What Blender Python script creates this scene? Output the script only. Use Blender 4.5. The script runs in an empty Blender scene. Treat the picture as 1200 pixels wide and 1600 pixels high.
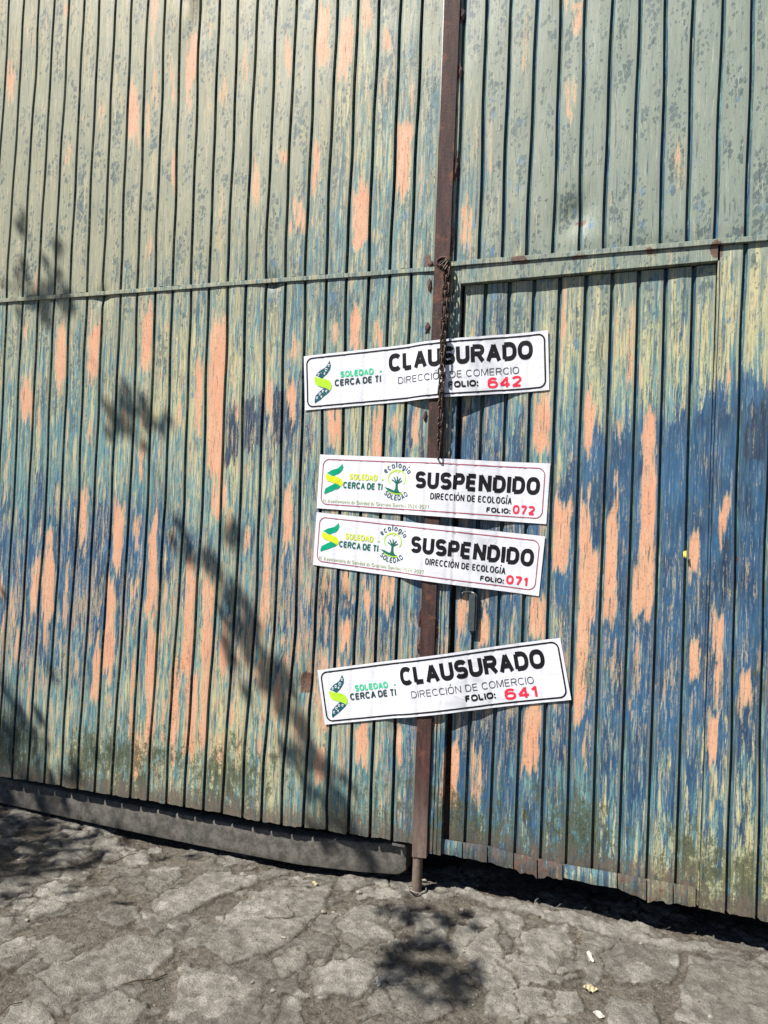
import bpy, bmesh, math, random
import numpy as np
from mathutils import Vector, Matrix
random.seed(7); rng = np.random.default_rng(11)
S = bpy.context.scene
COL = S.collection

# ------------------------------------------------------------------ camera
D = 2.46289          # camera distance from the gate plane (y = 0)
HC = 1.180           # camera height over the ground
FPX = 1202.0         # focal length for the 1200 x 1600 frame
YAW, PITCH, ROLL = -0.33786273, 0.02322688, 0.03927635
cy_, sy_, cp_, sp_ = math.cos(YAW), math.sin(YAW), math.cos(PITCH), math.sin(PITCH)
FW = Vector((sy_*cp_, cy_*cp_, sp_)); R0 = Vector((cy_, -sy_, 0)); U0 = R0.cross(FW)
RX = R0*math.cos(ROLL)+U0*math.sin(ROLL); UX = -R0*math.sin(ROLL)+U0*math.cos(ROLL)
CAM = Vector((0, -D, HC))
cam = bpy.data.cameras.new('camera'); camo = bpy.data.objects.new('camera', cam); COL.objects.link(camo)
cam.sensor_fit = 'VERTICAL'; cam.sensor_height = 36.0; cam.lens = FPX/1600*36.0
cam.clip_start = 0.05; cam.clip_end = 500
M = Matrix(((RX.x, UX.x, -FW.x, CAM.x), (RX.y, UX.y, -FW.y, CAM.y), (RX.z, UX.z, -FW.z, CAM.z), (0, 0, 0, 1)))
camo.matrix_world = M
S.camera = camo

# ------------------------------------------------------------------ light
SUN = Vector((-0.40, -0.50, 0.84)).normalized()        # towards the sun
w = bpy.data.worlds.new('World'); S.world = w; w.use_nodes = True
nt = w.node_tree; bgn = nt.nodes['Background']; sky = nt.nodes.new('ShaderNodeTexSky')
sky.sky_type = 'NISHITA'; sky.sun_disc = False; sky.altitude = 1900; sky.air_density = .8; sky.dust_density = .5
sky.sun_elevation = math.asin(SUN.z); sky.sun_rotation = math.atan2(SUN.x, SUN.y)
nt.links.new(sky.outputs[0], bgn.inputs[0]); bgn.inputs[1].default_value = 0.05
sl = bpy.data.lights.new('sun', 'SUN'); sl.energy = 5.0; sl.angle = math.radians(0.53); sl.color = (1.0, 0.955, 0.89)
so = bpy.data.objects.new('sun', sl); COL.objects.link(so)
so.rotation_euler = (-SUN).to_track_quat('-Z', 'Y').to_euler(); so.location = SUN*20
S.view_settings.view_transform = 'Standard'; S.view_settings.look = 'None'
S.view_settings.exposure = 0.93; S.view_settings.gamma = 1.0
S.cycles.max_bounces = 4; S.cycles.diffuse_bounces = 1

# ------------------------------------------------------------------ helpers
def at(px, py, y=0.0):
    d = FW + RX*((px-600)/FPX) - UX*((py-800)/FPX)
    t = (y+D)/d.y
    return CAM + d*t
def at_ground(px, py, z=0.0):
    d = FW + RX*((px-600)/FPX) - UX*((py-800)/FPX)
    return CAM + d*((z-HC)/d.z)
def project(X, Y, Z):
    vx, vy, vz = X-CAM.x, Y-CAM.y, Z-CAM.z
    c = vx*FW.x+vy*FW.y+vz*FW.z
    c = np.where(c > 0.05, c, 0.05)
    return 600+FPX*(vx*RX.x+vy*RX.y+vz*RX.z)/c, 800-FPX*(vx*UX.x+vy*UX.y+vz*UX.z)/c
def tag(o, label=None, cat=None, group=None, kind=None):
    if label: o['label'] = label
    if cat: o['category'] = cat
    if group: o['group'] = group
    if kind: o['kind'] = kind
    return o
def empty(name, loc=(0, 0, 0)):
    o = bpy.data.objects.new(name, None); COL.objects.link(o); o.location = loc; o.empty_display_size = 0.1
    return o
def mesh_obj(name, verts, faces, mat, parent=None, smooth=False):
    me = bpy.data.meshes.new(name)
    if parent is not None:
        pl = np.array(parent.location); v = np.asarray(verts, dtype=float)-pl
    else: v = np.asarray(verts, dtype=float)
    me.from_pydata([tuple(p) for p in v], [], [tuple(int(i) for i in f) for f in faces])
    me.update()
    if smooth: me.polygons.foreach_set('use_smooth', [True]*len(me.polygons))
    o = bpy.data.objects.new(name, me); COL.objects.link(o); me.materials.append(mat)
    if parent is not None: o.parent = parent
    return o
class MB:
    def __init__(s): s.v = []; s.f = []
    def add(s, v, f):
        b = len(s.v); s.v += [tuple(p) for p in v]; s.f += [tuple(i+b for i in q) for q in f]
    def box(s, x0, x1, y0, y1, z0, z1, bev=0.0):
        bm = bmesh.new(); bmesh.ops.create_cube(bm, size=1)
        for v in bm.verts: v.co = Vector(((x0+x1)/2+v.co.x*(x1-x0), (y0+y1)/2+v.co.y*(y1-y0), (z0+z1)/2+v.co.z*(z1-z0)))
        if bev: bmesh.ops.bevel(bm, geom=bm.edges[:], offset=bev, segments=2, affect='EDGES')
        bm.verts.index_update(); s.add([v.co.copy() for v in bm.verts], [[v.index for v in f.verts] for f in bm.faces]); bm.free()
    def hexa(s, p):   # 8 points: 4 front (ccw), 4 back
        s.add(p, [(0,1,2,3), (7,6,5,4), (0,4,5,1), (1,5,6,2), (2,6,7,3), (3,7,4,0)])
    def tube(s, pts, rad, n=8, closed=False, cap=True):
        pts = [Vector(p) for p in pts]; m = len(pts)
        rad = rad if hasattr(rad, '__len__') else [rad]*m
        vs = []; up = None
        for i in range(m):
            a = pts[(i-1) % m] if (closed or i > 0) else pts[i]
            b = pts[(i+1) % m] if (closed or i < m-1) else pts[i]
            t = (b-a).normalized()
            if up is None:
                up = Vector((0, 0, 1)) if abs(t.z) < .9 else Vector((1, 0, 0))
            u = (up-t*up.dot(t)).normalized(); up = u; v = t.cross(u)
            for k in range(n):
                an = 2*math.pi*k/n; vs.append(pts[i]+(u*math.cos(an)+v*math.sin(an))*rad[i])
        fs = []
        for i in range(m if closed else m-1):
            j = (i+1) % m
            for k in range(n): fs.append((i*n+k, i*n+(k+1) % n, j*n+(k+1) % n, j*n+k))
        if cap and not closed: fs += [tuple(range(n))[::-1], tuple(range((m-1)*n, m*n))]
        s.add(vs, fs)
    def build(s, name, mat, parent=None, smooth=False): return mesh_obj(name, s.v, s.f, mat, parent, smooth)
def split(o, deg=30):
    m_ = o.modifiers.new('edges', 'EDGE_SPLIT'); m_.split_angle = math.radians(deg)
def hash2(i, j, s=0):
    i = i.astype(np.int64); j = j.astype(np.int64)
    h = (i*374761393+j*668265263+s*982451653) & 0x7fffffff
    h = ((h ^ (h >> 13))*1274126177) & 0x7fffffff
    return ((h ^ (h >> 16)) & 0xffff)/65535.0
def vnoise(x, y, s=0):
    xi, yi = np.floor(x), np.floor(y); fx, fy = x-xi, y-yi
    fx = fx*fx*(3-2*fx); fy = fy*fy*(3-2*fy)
    a = hash2(xi, yi, s); b = hash2(xi+1, yi, s); c = hash2(xi, yi+1, s); d = hash2(xi+1, yi+1, s)
    return (a*(1-fx)+b*fx)*(1-fy)+(c*(1-fx)+d*fx)*fy
def fbm(x, y, s=0, o=4, g=.5):
    t = 0; a = 1; n = 0
    for k in range(o): t = t+a*vnoise(x*2**k, y*2**k, s+k*17); n += a; a *= g
    return t/n
def sstep(a, b, x):
    t = np.clip((x-a)/(b-a), 0, 1); return t*t*(3-2*t)

# ------------------------------------------------------------------ node helper
class NG:
    def __init__(s, name):
        s.m = bpy.data.materials.new(name); s.m.use_nodes = True; s.t = s.m.node_tree
        s.b = s.t.nodes['Principled BSDF']
    def n(s, typ, **kw):
        nd = s.t.nodes.new(typ)
        for k, v in kw.items(): setattr(nd, k, v)
        return nd
    def put(s, inp, v):
        if isinstance(v, bpy.types.NodeSocket): s.t.links.new(v, inp)
        elif v is not None: inp.default_value = v
    def math(s, op, a, b=None, c=None, clamp=False):
        nd = s.n('ShaderNodeMath', operation=op, use_clamp=clamp)
        s.put(nd.inputs[0], a)
        if b is not None: s.put(nd.inputs[1], b)
        if c is not None: s.put(nd.inputs[2], c)
        return nd.outputs[0]
    def add(s, *a):
        r = a[0]
        for q in a[1:]: r = s.math('ADD', r, q)
        return r
    def mul(s, a, b): return s.math('MULTIPLY', a, b)
    def vec(s, x, y, z):
        nd = s.n('ShaderNodeCombineXYZ'); s.put(nd.inputs[0], x); s.put(nd.inputs[1], y); s.put(nd.inputs[2], z); return nd.outputs[0]
    def pos(s):
        g = s.n('ShaderNodeNewGeometry'); sp = s.n('ShaderNodeSeparateXYZ'); s.t.links.new(g.outputs['Position'], sp.inputs[0]); return g.outputs['Position'], sp.outputs
    def noise(s, vec, scale=1, detail=4, rough=.55, dist=0.0):
        nd = s.n('ShaderNodeTexNoise'); s.put(nd.inputs['Vector'], vec); nd.inputs['Scale'].default_value = scale
        nd.inputs['Detail'].default_value = detail; nd.inputs['Roughness'].default_value = rough; nd.inputs['Distortion'].default_value = dist
        return nd.outputs[0]
    def voro(s, vec, scale=1, feature='F1', rnd=1.0):
        nd = s.n('ShaderNodeTexVoronoi', feature=feature); s.put(nd.inputs['Vector'], vec); nd.inputs['Scale'].default_value = scale
        nd.inputs['Randomness'].default_value = rnd
        return nd
    def sm(s, x, a, b, lo=0.0, hi=1.0):
        nd = s.n('ShaderNodeMapRange', interpolation_type='SMOOTHSTEP'); s.put(nd.inputs[0], x)
        s.put(nd.inputs[1], a); s.put(nd.inputs[2], b); nd.inputs[3].default_value = lo; nd.inputs[4].default_value = hi
        return nd.outputs[0]
    def mix(s, f, a, b, mode='MIX'):
        nd = s.n('ShaderNodeMix', data_type='RGBA', blend_type=mode); s.put(nd.inputs[0], f)
        for i, v in ((6, a), (7, b)):
            s.put(nd.inputs[i], v if isinstance(v, bpy.types.NodeSocket) else (*v, 1))
        return nd.outputs[2]
    def attr(s, name):
        nd = s.n('ShaderNodeAttribute', attribute_name=name); sp = s.n('ShaderNodeSeparateColor'); s.t.links.new(nd.outputs['Color'], sp.inputs[0]); return sp.outputs
    def bump(s, h, strength, dist):
        nd = s.n('ShaderNodeBump'); nd.inputs['Strength'].default_value = strength; nd.inputs['Distance'].default_value = dist
        s.put(nd.inputs['Height'], h); return nd.outputs[0]
    def out(s, col, rough=.6, normal=None, metal=0.0, spec=.5):
        s.put(s.b.inputs['Base Color'], col if isinstance(col, bpy.types.NodeSocket) else (*col, 1))
        s.put(s.b.inputs['Roughness'], rough); s.b.inputs['Metallic'].default_value = metal
        s.b.inputs['Specular IOR Level'].default_value = spec
        if normal is not None: s.put(s.b.inputs['Normal'], normal)
        return s.m

# ------------------------------------------------------------------ materials
def mat_paint():
    g = NG('flaked_paint')
    P, (X, Y, Z) = g.pos()
    a1 = g.attr('paint_a')   # primer, olive, navy
    a2 = g.attr('paint_b')   # blue, pale, dirt
    a3 = g.attr('paint_c')   # rib id, moss, rust
    rib = g.mul(a3[0], 61.0)
    def st(fx, fz, off, detail=5, rough=.62, dist=0.0):
        return g.noise(g.vec(g.mul(X, fx), g.add(rib, off), g.mul(Z, fz)), 1, detail, rough, dist)
    fine = st(190, 13, 3.1, 4, .7)
    grit = g.noise(g.vec(g.mul(X, 170), g.mul(Y, 170), g.mul(Z, 120)), 1, 5, .75)
    def cover(a, n, wgt=1.0, edge=.05, fw=.42, gw=.22):
        v = g.add(a, g.mul(g.math('SUBTRACT', n, .5), wgt), g.mul(g.math('SUBTRACT', fine, .5), fw), g.mul(g.math('SUBTRACT', grit, .5), gw))
        return g.sm(v, .5-edge, .5+edge)
    n_pale = st(75, 4.0, 11.0); n_blue = st(60, 6.5, 23.0, 6, .66); n_navy = st(55, 9.0, 37.0, 6, .7)
    n_oliv = st(85, 4.5, 51.0, 6, .66); n_orn = st(70, 5.5, 67.0, 6, .7); n_dark = st(120, 9, 83.0, 6, .7)
    big = g.noise(g.vec(g.mul(X, 9), 5.0, g.mul(Z, 5)), 1, 3, .6)
    cream = g.mix(g.sm(n_blue, .35, .65), (.50, .425, .225), (.34, .37, .22))
    lblue = g.mix(g.sm(n_oliv, .35, .68), (.060, .165, .205), (.165, .30, .28))
    col = g.mix(cover(g.add(g.mul(a2[1], .9), .06), n_pale, 2.0, .07, .8), cream, lblue)
    sl_ = cover(g.add(g.mul(a2[1], .35), .17), st(95, 7, 143.0, 6, .7), 1.6, .08, .7, .4); col = g.mix(g.mul(sl_, .9), col, g.mix(g.sm(n_oliv, .4, .6), (.030, .072, .100), (.070, .105, .080)))
    # deep blue coat with its own mottling
    bl = g.mix(g.sm(big, .35, .65), (.008, .032, .085), (.020, .086, .190))
    bl = g.mix(g.mul(g.sm(n_dark, .45, .7), .6), bl, (.08, .19, .27))
    mb = cover(a2[0], n_blue, 1.35, .06, .45); col = g.mix(mb, col, bl)
    nv = g.mix(g.sm(n_pale, .4, .7), (.012, .024, .055), (.026, .060, .115))
    mn = cover(a1[2], n_navy, 1.25, .05, .45, .3); col = g.mix(mn, col, nv)
    # olive-grey top coat
    tone = g.sm(g.add(X, g.mul(g.math('SUBTRACT', big, .5), 1.2)), -1.6, .1)
    ol = g.mix(tone, (.310, .300, .200), (.225, .265, .215))
    ol = g.mix(g.sm(n_dark, .3, .70, 0, .7), ol, (.185, .215, .175))
    mo = cover(a1[1], n_oliv, 1.45, .06, .6); col = g.mix(mo, col, ol)
    # spatter-like weathered spots where the top coat lets go
    wob = g.noise(g.vec(g.mul(X, 170), rib, g.mul(Z, 120)), 1, 2, .5)
    v1 = g.voro(g.vec(g.add(g.mul(X, 84), g.mul(wob, 1.3)), rib, g.add(g.mul(Z, 50), g.mul(wob, .9))))
    sel = g.n('ShaderNodeSeparateColor'); g.t.links.new(v1.outputs['Color'], sel.inputs[0])
    zone = g.sm(g.noise(g.vec(g.mul(X, 14), rib, g.mul(Z, 7)), 1, 3, .6), .28, .72)
    rad = g.mul(g.math('SUBTRACT', g.add(g.mul(sel.outputs[0], .42), g.mul(zone, .85)), .42), 1.0)
    s1 = g.math('MULTIPLY', g.math('LESS_THAN', v1.outputs['Distance'], rad), g.sm(a1[1], .25, .5))
    v2 = g.voro(g.vec(g.add(g.mul(X, 26), g.mul(wob, .8)), g.add(rib, 9.0), g.add(g.mul(Z, 20), g.mul(wob, .8))))
    sel2 = g.n('ShaderNodeSeparateColor'); g.t.links.new(v2.outputs['Color'], sel2.inputs[0])
    s2 = g.math('MULTIPLY', g.math('LESS_THAN', v2.outputs['Distance'], g.mul(sel2.outputs[0], g.mul(zone, .52))), g.sm(a2[0], .02, .3, .0, .9))
    spotc = g.mix(sel.outputs[1], (.042, .075, .080), (.10, .14, .14))
    v3 = g.voro(g.vec(g.add(g.mul(X, 150), g.mul(wob, 1.3)), g.add(rib, 4.0), g.add(g.mul(Z, 85), g.mul(wob, 1.2))))
    sel3 = g.n('ShaderNodeSeparateColor'); g.t.links.new(v3.outputs['Color'], sel3.inputs[0])
    s3 = g.mul(g.math('LESS_THAN', v3.outputs['Distance'], g.mul(g.math('SUBTRACT', sel3.outputs[0], .42), g.mul(zone, 1.0))), g.sm(a1[1], .10, .4))
    col = g.mix(g.mul(s3, .8), col, (.075, .11, .115))
    col = g.mix(g.mul(s1, .78), col, spotc)
    col = g.mix(g.mul(g.mul(s2, g.sm(a1[1], .1, .35)), .75), col, g.mix(sel2.outputs[1], (.05, .15, .30), (.10, .22, .33)))
    # bare primer
    n_or2 = st(170, 11, 203.0, 5, .75); n_mix = g.add(g.mul(n_orn, .62), g.mul(n_or2, .38))
    og = g.mix(g.sm(n_dark, .3, .7), (.60, .290, .165), (.60, .375, .240))
    og = g.mix(g.sm(big, .4, .62, 0, .4), og, (.64, .25, .14))
    mp = cover(a1[0], n_mix, 1.75, .04, .75, .75)
    halo = cover(g.add(a1[0], .14), n_mix, 1.75, .08, .75, .5)
    col = g.mix(g.mul(halo, .55), col, (.54, .44, .245))
    og = g.mix(g.sm(n_dark, .50, .34, 0, .35), og, (.52, .42, .28))
    og = g.mix(g.sm(grit, .53, .66, 0, .7), og, (.26, .15, .10))
    og = g.mix(g.sm(fine, .58, .70, 0, .6), og, (.22, .16, .13))
    col = g.mix(mp, col, og)
    # brushed-out tonal streaks
    f2 = st(130, 6, 151.0, 6, .78); f3 = st(210, 16, 163.0, 4, .75)
    keep = g.math('SUBTRACT', 1.0, g.mul(g.mul(mo, g.sm(a1[1], .4, .7)), .80)); keep = g.mul(keep, g.math('SUBTRACT', 1.0, g.mul(mp, .8)))
    col = g.mix(g.mul(keep, g.sm(f2, .50, .64, 0, .78)), col, g.mix(g.sm(n_pale, .4, .6), (.028, .055, .065), (.035, .085, .130)))
    col = g.mix(g.mul(g.add(g.mul(keep, .7), .3), g.sm(f3, .50, .70, 0, .5)), col, (.07, .095, .095))
    col = g.mix(g.mul(keep, g.sm(f2, .44, .34, 0, .32)), col, (.55, .53, .40))
    # dark hairline scratches and rub marks
    scr = g.sm(st(150, 9, 97.0, 5, .78), .57, .64, 0, .8); col = g.mix(g.mul(scr, g.sm(a2[1], .1, .5, .3, 1)), col, (.05, .075, .08))
    lit = g.sm(st(180, 10, 117.0, 4, .75), .60, .68, 0, .6); col = g.mix(lit, col, (.46, .47, .36))
    # moss and splash dirt near the bottom
    mossn = g.noise(g.vec(g.mul(X, 38), rib, g.mul(Z, 24)), 1, 5, .7)
    mm = g.sm(g.add(a3[1], g.mul(g.math('SUBTRACT', mossn, .5), 1.3), g.mul(g.math('SUBTRACT', grit, .5), .9)), .40, .66, 0, .88)
    col = g.mix(mm, col, g.mix(g.sm(grit, .4, .6), (.022, .030, .016), (.080, .090, .048)))
    dm = g.sm(g.add(a2[2], g.mul(g.math('SUBTRACT', mossn, .5), .8), g.mul(g.math('SUBTRACT', grit, .5), .7)), .40, .85, 0, .85)
    col = g.mix(dm, col, g.mix(g.sm(mossn, .35, .65), (.036, .031, .024), (.130, .100, .080)))
    rm = g.sm(g.add(a3[2], g.mul(g.math('SUBTRACT', mossn, .5), .9)), .4, .6, 0, .92)
    col = g.mix(rm, col, g.mix(g.sm(grit, .4, .65), (.055, .028, .022), (.17, .085, .055)))
    col = g.mix(g.sm(grit, .56, .74, 0, .38), col, (.09, .10, .085))
    hgt = g.add(g.mul(mp, -.6), g.mul(mo, .5), g.mul(mb, .3), g.mul(fine, .6), g.mul(grit, .45))
    return g.out(col, g.sm(fine, .2, .8, .38, .62), g.bump(hgt, .42, .0014), 0, .42)
def mat_rust(dark=1.0, name='rusty_steel'):
    g = NG(name); P, (X, Y, Z) = g.pos()
    n1 = g.noise(g.vec(g.mul(X, 60), g.mul(Y, 60), g.mul(Z, 9)), 1, 6, .7); n2 = g.noise(P, 420, 3, .7); n3 = g.noise(P, 14, 3, .6)
    col = g.mix(g.sm(n1, .35, .65), tuple(c*dark for c in (.024, .012, .011)), tuple(c*dark for c in (.066, .029, .024)))
    col = g.mix(g.sm(n2, .58, .68, 0, .55), col, tuple(c*dark for c in (.22, .125, .10)))
    n5 = g.noise(P, 95, 5, .75); col = g.mix(g.sm(n5, .56, .66, 0, .7), col, tuple(c*dark for c in (.018, .012, .012)))
    n6 = g.noise(g.vec(g.mul(X, 210), 0.0, g.mul(Z, 60)), 1, 4, .7); col = g.mix(g.mul(g.sm(n6, .66, .70), g.sm(n3, .5, .6)), col, (.42, .40, .34))
    col = g.mix(g.sm(n3, .55, .7, 0, .5), col, tuple(c*dark for c in (.20, .07, .035)))
    low = g.sm(Z, .42, .10, 0, .75); col = g.mix(g.mul(low, g.sm(n1, .3, .6, .4, 1)), col, tuple(c*dark for c in (.20, .15, .125)))
    return g.out(col, .72, g.bump(g.add(n2, g.mul(n1, .8), g.mul(n5, 1.2)), .7, .0018), 0, .35)
def mat_simple(name, col, col2=None, scale=80, rough=.6, bump=.2, metal=0.0, dist=.001, spec=.5):
    g = NG(name); P, _ = g.pos(); n = g.noise(P, scale, 5, .65); n2 = g.noise(P, scale*5, 3, .6)
    c = g.mix(g.sm(g.add(g.mul(n, .7), g.mul(n2, .3)), .38, .62), col, col2 or tuple(x*.75 for x in col))
    return g.out(c, rough, g.bump(g.add(n, g.mul(n2, .5)), bump, dist), metal, spec)
def mat_ground():
    g = NG('dirt_and_stone'); P, (X, Y, Z) = g.pos()
    a = g.attr('ground_a')     # stone, dark patches and joints, tint
    n1 = g.noise(P, 6, 6, .65); n2 = g.noise(P, 55, 6, .72); n3 = g.noise(P, 260, 4, .75); n4 = g.noise(P, 22, 5, .7)
    dirt = g.mix(g.sm(n2, .35, .65), (.066, .058, .045), (.185, .165, .136))
    dirt = g.mix(g.sm(n3, .50, .68, 0, .8), dirt, (.27, .24, .20))
    stone = g.mix(g.sm(n4, .32, .68), (.170, .160, .140), (.365, .345, .305))
    stone = g.mix(g.sm(n3, .52, .64, 0, .65), stone, (.105, .092, .072))
    stone = g.mix(g.sm(n2, .58, .70, 0, .6), stone, (.10, .088, .066))
    m = g.sm(g.add(a[0], g.mul(g.math('SUBTRACT', n2, .5), .55), g.mul(g.math('SUBTRACT', n3, .5), .35)), .36, .62)
    col = g.mix(m, dirt, stone)
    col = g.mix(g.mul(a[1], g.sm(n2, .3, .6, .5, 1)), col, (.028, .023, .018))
    col = g.mix(g.sm(n1, .45, .65, 0, .30), col, (.12, .11, .095), 'MIX')
    v = g.voro(P, 150); col = g.mix(g.mul(g.math('LESS_THAN', v.outputs['Distance'], .28), g.sm(n4, .5, .7, 0, .5)), col, (.30, .27, .23))
    h = g.add(g.mul(n2, 1.0), g.mul(n3, .7), g.mul(n4, .5), g.mul(v.outputs['Distance'], .25))
    return g.out(col, .95, g.bump(h, 1.0, .009), 0, .15)
def mat_paper():
    g = NG('glossy_white_vinyl'); P, (X, Y, Z) = g.pos()
    n = g.noise(g.vec(g.mul(X, 7), 0.0, g.mul(Z, 14)), 1, 4, .6, 1.2); n2 = g.noise(P, 40, 3, .6, .6)
    ridge = g.math('ABSOLUTE', g.math('SUBTRACT', n, .5))
    r = g.sm(ridge, .0, .03, 1, 0)
    col = g.mix(g.sm(n2, .4, .7), (.64, .65, .70), (.60, .61, .665))
    return g.out(col, .33, g.bump(g.add(g.mul(r, .4), g.mul(n2, .12)), .30, .0018), 0, .5)
def mat_ink(name, c, rough=.6):
    g = NG(name); P, _ = g.pos(); n = g.noise(P, 60, 3, .6)
    return g.out(g.mix(g.sm(n, .3, .7), c, tuple(min(1, x*1.15+.004) for x in c)), rough, None, 0, .12)
MP = mat_paint(); MR = mat_rust(); MG = mat_ground(); MV = mat_paper()
MRUSTL = mat_rust(1.5, 'weld_rust')
MCH = mat_simple('chain_steel', (.030, .024, .021), (.09, .055, .04), 150, .5, .4, .6)
MSILL = mat_simple('weathered_grey_steel', (.048, .045, .039), (.125, .114, .098), 26, .75, .35)
MPIPE = mat_simple('brown_pipe', (.10, .075, .055), (.17, .13, .10), 60, .6, .3)
MDARK = mat_simple('blocker_dark', (.05, .048, .045), (.03, .03, .028), 10, .95, .2)
MSTEEL = mat_simple('slate_painted_steel', (.030, .042, .048), (.055, .07, .07), 60, .45, .2)
MBARE = mat_simple('bright_steel_and_slit', (.62, .62, .60), (.42, .43, .42), 120, .35, .2)
INK = mat_ink('black_ink', (.008, .0075, .009)); INKG = mat_ink('grey_ink', (.060, .060, .068))
RED = mat_ink('red_ink', (.68, .025, .055)); MAROON = mat_ink('maroon_ink', (.30, .06, .09))
GREEN = mat_ink('spring_green_ink', (.03, .46, .22)); LIME = mat_ink('lime_ink', (.34, .60, .03)); LIMEY = mat_ink('yellow_green_ink', (.50, .60, .02))
TEAL = mat_ink('dark_teal_ink', (.012, .085, .105)); DGREEN = mat_ink('dark_green_ink', (.008, .11, .075)); EMER = mat_ink('emerald_ink', (.0, .26, .14))
FAINT = mat_ink('faint_green_ink', (.40, .46, .28)); SLATEINK = mat_ink('slate_ink', (.035, .085, .11))
NEAR = mat_ink('charcoal_ink', (.03, .05, .06))

# ------------------------------------------------------------------ where the paint has worn (control maps)
def grid(rows): return np.array([[int(c) for c in r] for r in rows])/9.0
G_OLIVE = grid(['888776689999', '888785579898', '888774468777', '887764467788', '665555456554', '555444444433', '443322223321', '322211111100',
                '111111111000', '111111111000', '111111111000', '111111111000', '111111111111', '111111111111', '111111111111', '111111111111'])
G_BLUE = grid(['000000110000', '000000220100', '000000231211', '000022232211', '111122133122', '111122243122', '111353353447', '333243464789',
               '565344465689', '554355454688', '443344444576', '222223465555', '111122454444', '111122344433', '111122333333', '111122333333'])
G_PALE = grid(['222233675655', '222234675655', '222344566555', '334566655654', '445567654453', '554456554343', '554454565555', '666555576666',
               '776666676677', '665566776655', '665566776555', '555456787664', '555555787654', '444455676543', '444455666543', '444455666543'])
G_NAVY = grid(['000000000000', '000000000000', '000000000000', '000000000000', '110011000000', '110011100000', '111222211100', '222342222211',
               '333343333222', '333355433211', '222244433112', '111133322222', '111122222222', '111122222222', '111122222222', '111122222222'])
G_PRIM = grid(['444433321111', '334434431211', '333334431111', '333334442222', '333334332332', '334444433322', '334444444322', '344444444322',
               '444455444433', '555555444433', '555566555444', '445555444433', '334444433322', '222233322222', '111111111111', '111111111111'])
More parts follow.
